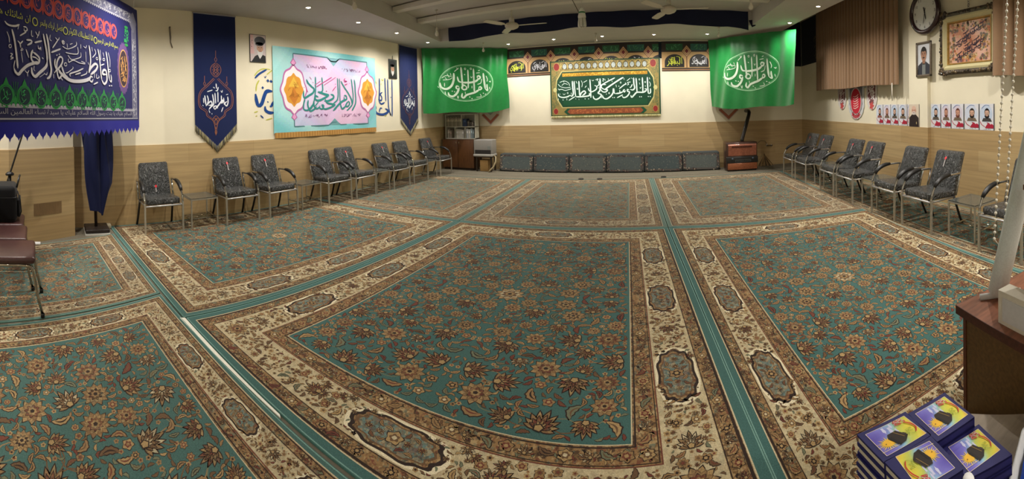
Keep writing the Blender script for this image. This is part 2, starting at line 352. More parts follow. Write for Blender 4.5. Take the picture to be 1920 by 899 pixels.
INK = {}
INK['FATIMA']='16:-2643,2479 -2613,2458 -2569,2452 -2513,2458 -2473,2473 -2455,2482;6:-2461,2477 -2476,2434;20:-2553,2423 -2526,2348 -2505,2247 -2482,2082;8:-2616,2393 -2591,2346 -2586,2299;7:-2561,2271 -2566,2261 -2578,2255 -2589,2257 -2593,2267 -2589,2278 -2577,2283 -2566,2281 -2561,2271;8:-2578,2206 -2551,2201 -2573,2175 -2540,2171 -2579,2151;8:-2518,2150 -2532,2101 -2530,2069;25:-2189,2170 -2279,2147 -2354,2119 -2426,2071 -2474,2030 -2513,2047 -2530,2077;20:-2271,2278 -2297,2225 -2285,2176 -2228,2153 -2183,2171 -2178,2214 -2227,2242 -2275,2257;12:-2284,2210 -2227,2208 -2176,2180;14:-2481,2331 -2452,2311 -2441,2272;11:-2452,2303 -2410,2341;7:-2423,2274 -2441,2247 -2412,2259 -2423,2274;6:-2435,2240 -2416,2141;12:-2369,2269 -2330,2196;11:-2402,2473 -2360,2473 -2348,2450 -2385,2435 -2391,2459;11:-2361,2431 -2451,2380;16:-2362,2357 -2294,2363 -2288,2343 -2351,2309;15:-2244,2350 -2133,2384;23:-2063,2465 -2037,2382 -2006,2191 -1993,2113 -2016,2049 -2065,2022;22:-2111,2457 -2086,2374 -2060,2273 -2055,2186;27:-2055,2194 -2076,2139 -2178,2069 -2243,2029 -2287,2059 -2292,2109;19:-2136,2221 -2114,2212;7:-2193,2332 -2187,2299 -2174,2309 -2167,2293 -2154,2320 -2148,2287;8:-2286,2461 -2287,2410 -2262,2406;10:-2229,2458 -2191,2426 -2171,2473;7:-2191,2426 -2211,2397;8:-2001,2467 -2009,2422 -1980,2408;9:-1922,2454 -1878,2434 -1855,2465;12:-1878,2434 -1968,2339;8:-1768,2424 -1774,2413 -1788,2406 -1802,2408 -1807,2418 -1801,2429 -1787,2436 -1773,2434 -1768,2424;16:-1990,2291 -1835,2349;14:-1908,2273 -1887,2280;14:-1869,2287 -1848,2294;18:-1926,2237 -1935,2181 -1899,2131 -1823,2194 -1807,2252 -1852,2264 -1898,2204 -1900,2113 -1871,2043 -1826,2084 -1884,2133 -1944,2091;21:-1824,2176 -1779,2097 -1702,2053;8:-2254,2129 -2261,2095 -2242,2080;8:-2391,2074 -2355,2053 -2330,2080;7:-2355,2053 -2349,2020;8:-2111,2075 -2071,2061 -2057,2089;5:-2179,2026 -2098,2068;7:-1958,2080 -1952,2036;35:-1871,2116 -1781,2070 -1672,2037 -1522,2039 -1362,2067 -1283,2104;19:-1239,2108 -1286,2114 -1306,2072 -1259,2055 -1230,2089;22:-1310,2469 -1288,2381 -1282,2279 -1323,2152;26:-1323,2152 -1284,2207 -1186,2270 -1127,2256 -1168,2199 -1286,2135;21:-1111,2459 -1074,2348 -1048,2169 -1030,2095;26:-1030,2095 -968,2052 -902,2106 -920,2215 -984,2219 -1007,2173 -921,2171;13:-1045,2271 -961,2297;22:-913,2458 -883,2351 -855,2188 -835,2112;20:-835,2112 -791,2094 -789,2150 -799,2183;17:-853,2038 -822,2041;17:-802,2042 -770,2045;9:-858,2455 -816,2360 -819,2270;9:-802,2233 -810,2221 -828,2214 -845,2217 -852,2227 -845,2239 -827,2246 -809,2243 -802,2233;7:-1779,2432 -1785,2422 -1797,2416 -1809,2418 -1814,2427 -1809,2437 -1796,2442 -1784,2441 -1779,2432;8:-1733,2200 -1739,2188 -1756,2181 -1771,2184 -1778,2195 -1771,2208 -1755,2215 -1739,2212 -1733,2200;8:-1112,2343 -1119,2331 -1135,2325 -1151,2327 -1157,2337 -1150,2348 -1134,2354 -1118,2352 -1112,2343;9:-946,2354 -953,2342 -970,2336 -987,2338 -993,2348 -986,2359 -969,2366 -952,2364 -946,2354;8:-1424,2441 -1380,2428 -1360,2461;7:-1381,2387 -1375,2267;8:-1477,2452 -1478,2403;8:-1248,2459 -1240,2408;10:-1191,2447 -1163,2399 -1242,2336;9:-1060,2457 -1044,2330;9:-988,2435 -969,2384;9:-1805,2382 -1728,2365 -1647,2387 -1563,2429 -1562,2468;7:-1727,2422 -1720,2376;6:-1679,2420 -1630,2438;9:-1752,2324 -1697,2323 -1599,2327 -1531,2346 -1538,2413;9:-1714,2301 -1650,2262 -1550,2285 -1480,2314 -1479,2363;9:-1706,2265 -1699,2228 -1617,2257 -1499,2242 -1393,2245;8:-1473,2265 -1393,2255;8:-1635,2188 -1628,2169 -1718,2117 -1757,2109;14:-1671,2079 -1678,2107 -1536,2150 -1431,2191;12:-1588,2106 -1485,2136;10:-1359,2168 -1378,2136 -1486,2101;8:-1338,2272 -1320,2244;15:-1222,2027 -1123,2061;8:-1150,2159 -1151,2106 -1091,2122 -1110,2141;8:-1199,2164 -1200,2102;8:-1843,2055 -1805,2026'
INK['FLAG']='43:1916,2683 1933,2488 1961,2270;34:1961,2270 2027,2234 2016,2331 2017,2395;30:1878,2171 1916,2160;30:1942,2146 1980,2136;17:1995,2612 2033,2523 2018,2460;17:2085,2476 2124,2452 2138,2483;17:2095,2326 2107,2261;35:1609,2799 1614,2512 1619,2203;37:1708,2570 1750,2611 1819,2583 1776,2532 1716,2565;46:1763,2533 1664,2475 1522,2448 1319,2445 1231,2452;39:1231,2452 1135,2482 1090,2600;50:979,2690 974,2518 893,2361 733,2290 579,2348 552,2457;41:1210,2839 1229,2633 1245,2451 1257,2314;31:1429,2772 1438,2526 1433,2303;32:1306,2658 1341,2637;35:1758,2315 1813,2333 1848,2288 1776,2255 1758,2309;45:1776,2260 1630,2191 1516,2164 1370,2127 1281,2059 1222,2089 1239,2179;31:1456,2087 1491,2067;31:1524,2044 1558,2024;36:1376,2351 1374,2284 1286,2267 1227,2316 1288,2380 1375,2340;37:1144,2344 1063,2361 1052,2305 1130,2277;47:1144,2322 1074,2188 949,2103 824,2128 794,2204;30:902,2240 939,2224;30:983,2221 1013,2210;14:611,2571 742,2630 930,2591;14:642,2521 834,2529 929,2568;12:708,2586 770,2511;12:774,2674 835,2575;12:870,2689 899,2616;16:995,2723 1119,2803;14:1365,2790 1358,2775 1341,2770 1325,2778 1318,2794 1326,2810 1342,2815 1359,2806 1365,2790;13:1553,2794 1546,2779 1529,2774 1513,2782 1507,2798 1514,2813 1530,2818 1546,2810 1553,2794;14:1074,2830 1103,2782 1134,2824;17:1753,2741 1809,2758;17:1682,2682 1807,2693;13:1511,2609 1539,2562 1568,2604;17:1718,2394 1829,2430 1859,2537;15:1796,2149 1822,2083 1669,2068;16:1549,2362 1547,2296;17:689,2446 686,2352;17:474,2367 506,2329;17:699,2233 713,2138;16:1072,2120 1101,2049 1118,2117;16:1329,2219 1342,2151'
INK['TEAL']='30:5782,2380 5803,2260 5806,2121 5817,1960 5796,1845 5694,1713;27:5693,2392 5713,2256 5738,2051 5715,1867 5632,1776 5534,1714;32:5385,2332 5473,2213 5594,2082 5686,1947 5691,1867;22:5341,2385 5350,2208 5349,1954 5361,1865;29:5467,2034 5529,2024 5543,1956 5480,1944 5466,2011;37:5543,1956 5417,1910 5323,1854 5230,1777 5154,1717;29:5589,1923 5627,1867 5585,1810 5506,1810 5540,1866 5589,1912;33:5506,1810 5411,1754 5368,1821 5369,1865;26:5288,2388 5298,2240 5299,2041 5265,1931 5159,1864;36:5092,2048 5165,2027 5163,1973 5030,1917 4916,1916;37:4945,1948 5000,1874 5115,1853 5218,1842;32:5217,1831 5025,1766 4911,1756 4844,1841;27:4844,1841 4899,1820 4869,1756 4800,1767 4801,1820;29:4801,1799 4717,1757 4651,1820 4654,1903;21:4664,1799 4734,1862 4777,1915;43:4755,2093 4837,2074 4948,2045 5048,2036;36:5048,2025 4918,1969 4805,1926 4722,1925 4676,1966 4698,2008 4765,1988;25:4868,2383 4878,2256 4880,2118 4810,2084;23:4702,2385 4702,2249 4693,2092 4639,1861 4569,1758 4516,1758;33:4474,2323 4518,2253 4609,2183 4661,2143 4632,2070 4510,2005 4418,1963 4394,2013 4403,2105;27:4430,1942 4395,1850 4399,1748 4502,1737 4625,1841 4640,1903;31:4508,1923 4498,1820 4554,1716 4649,1747 4718,1799'
INK['TEALP']='15:5133,2397 5015,2337 4717,2187;9:5244,2402 4912,2225;10:4830,2307 4677,2217;16:5511,2394 5478,2348 5556,2334 5477,2320;14:5490,2253 5569,2279;18:4401,2172 4421,2162;16:4462,2138 4506,2077;19:4962,2109 4993,2110;20:5220,2261 5243,2257;13:5245,2216 5138,2114;10:4555,2378 4600,2328;14:4627,2272 4649,2273;15:5630,2293 5653,2294;14:5293,1936 5314,1937;15:5434,1843 5456,1843;11:5301,1721 5322,1721'
INK['CENTRE']='33:41,2418 44,2275 48,2139 59,1989;14:88,2410 107,2355;16:86,2301 118,2232 97,2165;30:59,1989 114,2015 116,2124;30:43,1914 71,1914;30:94,1913 118,1913;33:-89,2414 -85,2278 -81,2142 -84,2006;30:-41,2113 7,2112 -1,2058 -42,2073;38:6,2058 -84,2026 -233,2029 -303,1970 -372,1903 -398,1959;30:-181,1913 -154,1912;30:-135,1912 -111,1911;33:-252,2404 -242,2254 -233,2036;35:-313,2412 -310,2256 -292,2147 -341,2093 -409,2109;25:-351,2243 -394,2163 -428,2164;19:-391,2299 -473,2287 -447,2246 -488,2220;33:-436,2096 -477,2110 -478,2056 -437,2055 -438,2000 -508,1920 -591,1902 -617,1950;33:-545,2112 -587,2086 -560,2044 -532,2084;36:-587,2059 -684,2020 -794,2009;22:-682,2102 -677,2020;27:-794,2009 -821,2024 -832,2147;27:-534,2289 -515,2247 -556,2235 -695,2130;36:-852,2148 -855,2038 -919,1944 -1030,1879 -1112,1908 -1131,1978;27:-1038,2009 -1017,1995;30:-878,1909 -854,1909;30:-834,1908 -810,1907;30:-714,2205 -687,2191;38:-579,2426 -717,2348 -884,2244 -1066,2126;30:-798,2419 -992,2329 -1160,2239;33:-1035,2249 -1132,2252 -1161,2184 -1080,2127 -997,2111 -1054,2058 -1136,2074 -1176,2143;36:-1190,2418 -1184,2281 -1189,2171 -1205,2089 -1248,2036 -1166,1992 -1195,1924 -1293,1872 -1362,1902 -1381,1971;25:-755,1899 -603,1977;22:-1226,2350 -1222,2254 -1285,2215 -1326,2244;30:-1271,2228 -1286,2147 -1357,2094 -1427,2075 -1482,2111 -1508,2181;25:-1337,2236 -1315,2224;27:-1233,2178 -1214,2166;33:-1454,2400 -1448,2248 -1441,2069 -1438,1917;39:-1484,2043 -1471,1987 -1555,1962 -1724,1953 -1836,1957;36:-1723,1967 -1693,2049 -1608,2102 -1581,2046 -1667,1979;33:-1749,2369 -1743,2189 -1737,1981;30:-1875,2374 -1866,2193 -1849,2013 -1836,1957;30:-1606,1895 -1578,1894;30:-1515,1892 -1487,1891;36:-1925,2376 -1915,2195 -1905,2042 -1949,1974 -1991,2003;36:-1991,2003 -2063,1964 -2192,1947 -2291,1985 -2311,2056;31:-2200,1891 -2172,1876;25:-2030,1865 -1857,1964;14:-1685,2380 -1659,2297 -1675,2201;17:-1630,2323 -1531,2375;19:-1592,2184 -1549,2238;14:-1826,2372 -1800,2302;12:-1406,2384 -1379,2356 -1350,2382;16:-1309,2381 -1239,2406 -1268,2352;16:-1128,2402 -1087,2401 -1116,2347 -1089,2332;12:-1059,2400 -1054,2345;12:-977,2411 -964,2369;12:-882,2353 -869,2312;12:-566,2412 -560,2358;16:-492,2329 -402,2401;14:-375,2407 -341,2379;11:-149,2361 -154,2347 -165,2342 -176,2348 -180,2362 -175,2375 -164,2380 -154,2374 -149,2361;11:-1,2289 -6,2276 -17,2271 -28,2277 -32,2290 -27,2303 -16,2309 -5,2303 -1,2289;11:-635,2292 -640,2278 -651,2273 -661,2279 -666,2292 -661,2306 -650,2311 -639,2305 -635,2292;11:-1773,2162 -1778,2149 -1789,2144 -1800,2150 -1805,2163 -1800,2177 -1788,2182 -1777,2176 -1773,2162;11:-2037,2060 -2042,2047 -2054,2041 -2065,2047 -2069,2061 -2064,2075 -2053,2080 -2042,2074 -2037,2060;11:-943,2027 -947,2014 -959,2008 -969,2014 -973,2028 -969,2041 -958,2047 -947,2041 -943,2027;14:-162,2157 -143,2129 -121,2170;12:-166,2280 -154,2225;12:-18,2208 -12,2167;12:-775,2241 -763,2172;13:-2275,2054 -2254,2026;14:-2189,2051 -2154,2022 -2118,2049;13:-1961,2072 -1955,2016;14:-1844,1915 -1838,1887;14:-1760,1899 -1754,1871;13:-2085,1923 -2079,1867;13:-2314,1930 -2308,1874;12:-1153,1951 -1154,1896;17:-2312,2307 -2242,2235 -2114,2202 -1971,2211;15:-2268,2348 -2138,2384 -2025,2324 -1999,2240;14:-2212,2262 -2140,2315 -2041,2283;17:-2301,2153 -2215,2164 -2116,2133 -1958,2169;13:-2152,2385 -2153,2343;13:-2315,2196 -2273,2138'
INK['PEN']='16:2581,2189 2590,2101;16:2526,2129 2558,2110;16:2623,2131 2600,2071 2567,2071;18:2795,1974 2799,1875 2769,1815 2737,1855 2782,1894;16:2717,1954 2725,1835;16:2674,1993 2675,1855;20:2675,1855 2705,1894 2694,1914 2605,1816 2550,1757;18:2550,1757 2529,1796 2572,1816 2604,1776;19:2374,1991 2392,1836;16:2416,1991 2436,1914 2413,1836;19:2391,1817 2478,1894 2498,1836 2434,1826;18:2512,2012 2530,1855 2476,1797 2443,1758;16:2610,2052 2610,1875;16:2556,2032 2567,1855;14:2418,2050 2514,2080;12:2352,1952 2355,1865;10:2665,2072 2686,2043 2698,2083;12:2443,1748 2463,1699;12:2702,1795 2668,1716;12:2495,1699 2498,1675;10:2762,2004 2807,2014;12:2339,1836 2345,1813'
INK['PENL']='8:2540,2277 2420,2167 2302,2058 2264,1933 2286,1798 2389,1719 2409,1651 2513,1571 2543,1483 2561,1326;8:2626,2279 2744,2173 2864,2065 2899,1935 2869,1794 2756,1715 2732,1646 2621,1569 2586,1482 2561,1326;6:2561,2264 2441,2151 2323,2045 2289,1933 2308,1813 2407,1739 2430,1665 2524,1591;6:2604,2265 2722,2157 2841,2051 2872,1935 2847,1811 2738,1736 2710,1660 2610,1589;6:2589,2742 2586,2623;6:2586,2627 2564,2589 2585,2554 2607,2591 2586,2627;6:2377,2312 2375,2215;6:2375,2218 2357,2185 2373,2150 2391,2186 2375,2218;6:2787,2314 2785,2214;6:2785,2224 2767,2193 2784,2158 2802,2194 2785,2224;8:2584,2534 2512,2482 2485,2413 2509,2345 2579,2298 2652,2349 2680,2419 2655,2488 2584,2534;8:2584,2505 2533,2463 2564,2415 2531,2365 2579,2317;8:2584,2505 2633,2467 2599,2417 2630,2368 2579,2317;8:2511,2413 2653,2418;6:2544,2483 2619,2437;6:2620,2486 2543,2434;6:2541,2346 2618,2397;6:2617,2348 2542,2395;8:2569,1659 2514,1601 2534,1522 2564,1443 2598,1521 2622,1599 2569,1659;8:2568,1619 2545,1561 2565,1502 2588,1560 2568,1619;6:2525,1620 2610,1560;6:2611,1619 2524,1562;6:2564,1423 2545,1385 2562,1345 2580,1384 2564,1423'
INK['WTL']='20:3343,2302 3435,2382 3593,2467;39:3703,2078 3583,2075 3528,1985 3472,1852 3407,1819 3371,1896 3349,2027;36:3727,1694 3626,1695 3548,1741 3544,1808;31:3725,1897 3669,1807 3642,1807;34:3593,2277 3635,2256;34:3662,2266 3699,2249;29:3485,2149 3516,2132;16:3441,1649 3505,1597;18:3617,1875 3591,1897;9:3537,2342 3563,2321 3577,2355'
INK['WTLY']='9:3336,2345 3410,2425 3515,2475 3673,2471;9:3315,1699 3392,1720;9:3556,1563 3690,1593;11:3363,2072 3378,2182 3432,2272;9:3591,2378 3713,2462;9:3339,1633 3377,1643'
INK['WTR']='22:7110,2467 7103,2002 7086,1562;22:6948,2457 6949,1999 6966,1758 7036,1588 7001,1661;22:6844,2475 6851,2189 6860,1926;24:6642,2463 6638,2181 6622,1946 6691,1865 6821,1901;21:6738,2137 6664,2088 6715,2018 6694,1947 6587,1969;33:6472,1736 6539,1643 6755,1616 6944,1686 6834,1758;21:6611,1665 6651,1759 6724,1758;21:6510,1805 6489,1713;17:7042,2030 7065,2021;14:6851,1619 6873,1610'
INK['WTRY']='10:6714,2444 6767,2411 6787,2448;9:6710,2349 6690,2301;9:6514,2386 6547,2318;9:6541,2155 6558,2132;10:7024,2243 7042,2220;10:6808,1568 6884,1602'

# ================================================================== the room
XL, XR, YB, YF = -5.696, 4.289, 9.76, -4.2
HS, HC, HR, DADO = 3.364, 3.66, 4.02, 1.215          # soffit, upper ceiling, curtain recess, top of the tile dado
CREAM = (232, 224, 200)
def struct(name, mb, m):
    return tag(mb.build(name, m), kind='structure')
b = MB(); b.box(XL - .3, XR + .3, YF - .3, YB + .3, -0.1, 0, (116, 110, 96)); struct('floor', b, M_FELT)
b = MB(); b.box(XL - .2, XL, YF, YB, 0, HR, CREAM); struct('wall_left', b, M_PLASTER)
b = MB(); b.box(XL - .2, XR + .2, YB, YB + .2, 0, HR, CREAM); struct('wall_back', b, M_PLASTER)
b = MB(); b.box(XR, XR + .2, YF, YB, 0, HR, CREAM); b.box(XR - .07, XR, 4.55, 5.02, 0, HR, CREAM); struct('wall_right', b, M_PLASTER)
b = MB(); b.box(XL - .2, XR + .2, YF - .2, YF, 0, HR, CREAM); struct('wall_front', b, M_PLASTER)
PIER = [(XL, 0.235), (-5.30, 0.235), (-4.86, -0.62), (-4.86, YF), (XL, YF)]
b = MB(); b.prism(PIER, 0, HR, CREAM); struct('wall_pier', b, M_PLASTER)
# wood-look tile dado, 12 mm proud of the plaster
T = 0.012
b = MB(); b.box(XL, XL + T, 0.248, YB, 0, DADO); struct('trim_1', b, M_TILE)
b = MB(); b.box(XL, XR, YB - T, YB, 0, DADO); struct('trim_2', b, M_TILE)
b = MB(); b.box(XR - T, XR, YF, 4.55, 0, DADO); b.box(XR - T, XR, 5.02, YB, 0, DADO); b.box(XR - .07 - T, XR, 4.535, 5.035, 0, DADO); struct('trim_3', b, M_TILE)
b = MB(); b.prism([(XL, .235), (XL, .247), (-5.291, .247), (-4.848, -.617), (-4.848, YF), (-4.86, YF), (-4.86, -.62), (-5.30, .235)], 0, 1.24, (0, 0, 0)); struct('trim_4', b, M_TILE)
# ceiling: upper panel with ribs, three soffits, dark recess over the curtains
CG = (192, 189, 184)
def xl_s(y): return -4.02 - 0.152 * (y - 3.0)          # slightly skew inner edge of the left soffit
YS = 7.88; XS0, XS1 = 2.30, 3.20
b = MB(); b.box(XL - .2, XR + .2, YF - .2, YB + .2, HR, HR + .1, CG)
b.box(XL, XS1, YF, YB, HC, HC + .05, CG); struct('ceiling', b, M_CEIL)
b = MB(); b.prism([(XL, YF), (xl_s(YF), YF), (xl_s(YS), YS), (xl_s(YS), YB), (XL, YB)], HS, HC - .001, CG); struct('ceiling_left', b, M_CEIL)
b = MB(); b.box(xl_s(YS), XS0, YS, YB, HS, HC - .001, CG); struct('ceiling_back', b, M_CEIL)
b = MB(); b.prism([(XS0, YF), (XS1 + .08, YF), (XS1 + .02, 5.0), (XS1 - .04, 7.3), (XS1 - .04, YB), (XS0, YB)], HS, HC - .001, CG); struct('ceiling_right', b, M_CEIL)
for i, y in enumerate((6.60, 5.56, 4.50, 3.42, 2.3)):
    b = MB(); b.box(xl_s(y) + .02, 2.29, y, y + .16, HC - .11, HC - .025, (212, 208, 200)); b.box(xl_s(y) + .25, 2.1, y + .03, y + .13, HC - .03, HC, (150, 140, 126))
    struct('trim_%d' % (5 + i), b, M_CEIL)

# ================================================================== rugs
TEAL, CREAMR, TAN, DARK, RED, GOLD, SAGE, LTEAL, NAVY, BRN = (66, 102, 98), (200, 186, 152), (148, 118, 80), (50, 38, 33), (112, 62, 50), (168, 140, 96), (112, 116, 92), (104, 130, 122), (66, 62, 70), (108, 82, 58)
def D0(c): return (c[0], c[1], c[2], 0.0)                 # face that carries the fine woven detail

def star(cx, cy, r, n, amp, ph=0.0, per=4):
    m = n * per
    return [(cx + r * (1 + amp * math.cos(n * (2 * PI * i / m))) * math.cos(2 * PI * i / m + ph), cy + r * (1 + amp * math.cos(n * (2 * PI * i / m))) * math.sin(2 * PI * i / m + ph)) for i in range(m)]
def petals(cx, cy, r, n, ph, deep=.32):
    """pointed petals"""
    P = []
    for i in range(n):
        for k, q in ((-.5, 1 - deep), (-.28, .93 - deep * .25), (0, 1.04), (.28, .93 - deep * .25)):
            a = ph + 2 * PI * (i + k) / n; P.append((cx + r * q * math.cos(a), cy + r * q * math.sin(a)))
    return P
def rosette(out, cx, cy, r, rg):
    n = rg.choice((9, 10, 11, 12)) if r > .05 else rg.choice((5, 6, 7)); ph = rg.uniform(0, 6)
    A, B_, D_ = rg.choice(((TAN, RED, GOLD), (GOLD, BRN, CREAMR), (TAN, BRN, RED), (GOLD, RED, TAN), (TAN, DARK, GOLD)))
    if r > .05:
        for k, c1, c2, nn, off in ((1, DARK, A, n, 0), (.74, BRN, D_, n, .5), (.52, DARK, B_, n - 2, 0), (.33, BRN, GOLD, 7, .3)):
            ly = {1: 1, .74: 3, .52: 5, .33: 7}[k]
            out.append((petals(cx, cy, r * k, nn, ph + off * 2 * PI / nn), c1, ly)); out.append((petals(cx, cy, r * k * .9, nn, ph + off * 2 * PI / nn, .28), (c2[0], c2[1], c2[2], .55), ly + 1))
        out.append((star(cx, cy, r * .14, 5, .1, ph, 2), DARK, 9))
    elif r > .022:
        out.append((petals(cx, cy, r, n, ph), DARK, 1)); out.append((petals(cx, cy, r * .86, n, ph, .26), A, 2)); out.append((petals(cx, cy, r * .55, n, ph + .4), B_, 3)); out.append((star(cx, cy, r * .26, 4, .1, ph, 2), D_, 4))
    else:
        out.append((petals(cx, cy, r, 5, ph), A, 1)); out.append((star(cx, cy, r * .4, 4, .1, ph, 2), B_, 2))
def turn(pts, cx, cy, a): 
    c, s = math.cos(a), math.sin(a)
    return [(cx + x * c - y * s, cy + x * s + y * c) for x, y in pts]
def petal_leaf(L, w, n=5):
    up = []; dn = []
    for i in range(n + 1):
        t = i / n; h = w * math.sin(PI * t ** .8) ** .8; up.append((t * L, h)); dn.append((t * L, -h))
    return up + dn[::-1][1:-1]
def palmette(out, cx, cy, r, rg, a=None):
    """a lotus seen from the side: a fan of long outlined petals over a cup"""
    if a is None: a = rg.choice((0, PI / 2, PI, -PI / 2)) + rg.uniform(-.5, .5)
    A, B_, D_ = rg.choice(((TAN, RED, GOLD), (GOLD, RED, TAN), (TAN, BRN, CREAMR), (GOLD, BRN, RED)))
    bx, by = cx - math.cos(a) * r * .55, cy - math.sin(a) * r * .55; n = 9 if r > .06 else 7
    for k, (R_, spread, c, ly) in enumerate(((1.5, 1.55, A, 1), (1.08, 1.25, B_, 4), (.66, 1.0, D_, 7))):
        m = n - 2 * k
        for i in range(m):
            t = (i / (m - 1) * 2 - 1); ang = a + t * spread; L = r * R_ * (1 - .42 * abs(t)) ; w = r * R_ * .15
            out.append((turn(petal_leaf(L, w), bx, by, ang), DARK, ly)); c3 = c if i % 2 == 0 or k else D_; out.append((turn(petal_leaf(L * .9, w * .66), bx, by, ang), (c3[0], c3[1], c3[2], .6), ly + 1))
    out.append((star(bx, by, r * .28, 5, .15, a, 3), DARK, 9)); out.append((star(bx, by, r * .20, 5, .15, a, 3), GOLD, 10))
def leaf(out, cx, cy, L, rg, a=None, col=None):
    if a is None: a = rg.uniform(0, 2 * PI)
    bend = rg.choice((-1, 1)) * rg.uniform(.4, .95); col = col or rg.choice((TAN, GOLD, TAN, BRN, BRN, RED, SAGE))
    n = 8 if L > .06 else 5
    def lf(k, w, ser=.35):
        up = []; dn = []
        for i in range(n + 1):
            t = i / n; x = (t - .5) * L * k; y = bend * L * (t - .5) ** 2; h = w * math.sin(PI * t) ** .7 * (1 + ser * (i % 2))
            up.append((x, y + h)); dn.append((x, y - h * .8))
        return up + dn[::-1][1:-1]
    out.append((turn(lf(1, L * .20), cx, cy, a), DARK, 1)); out.append((turn(lf(.88, L * .145), cx, cy, a), col, 2))
    if L > .05: out.append((turn(lf(.66, L * .045, 0), cx, cy, a), rg.choice((RED, DARK, BRN)), 3))
def vine(out, P, w, col, layer=1):
    S = smooth_pts(P, .03)
    for a_, b_ in zip(S[:-1], S[1:]):
        dx, dy = b_[0] - a_[0], b_[1] - a_[1]; q = math.hypot(dx, dy) or 1; nx, ny = -dy / q * w / 2, dx / q * w / 2
        out.append(([(a_[0] - nx, a_[1] - ny), (b_[0] - nx, b_[1] - ny), (b_[0] + nx, b_[1] + ny), (a_[0] + nx, a_[1] + ny)], col, layer))

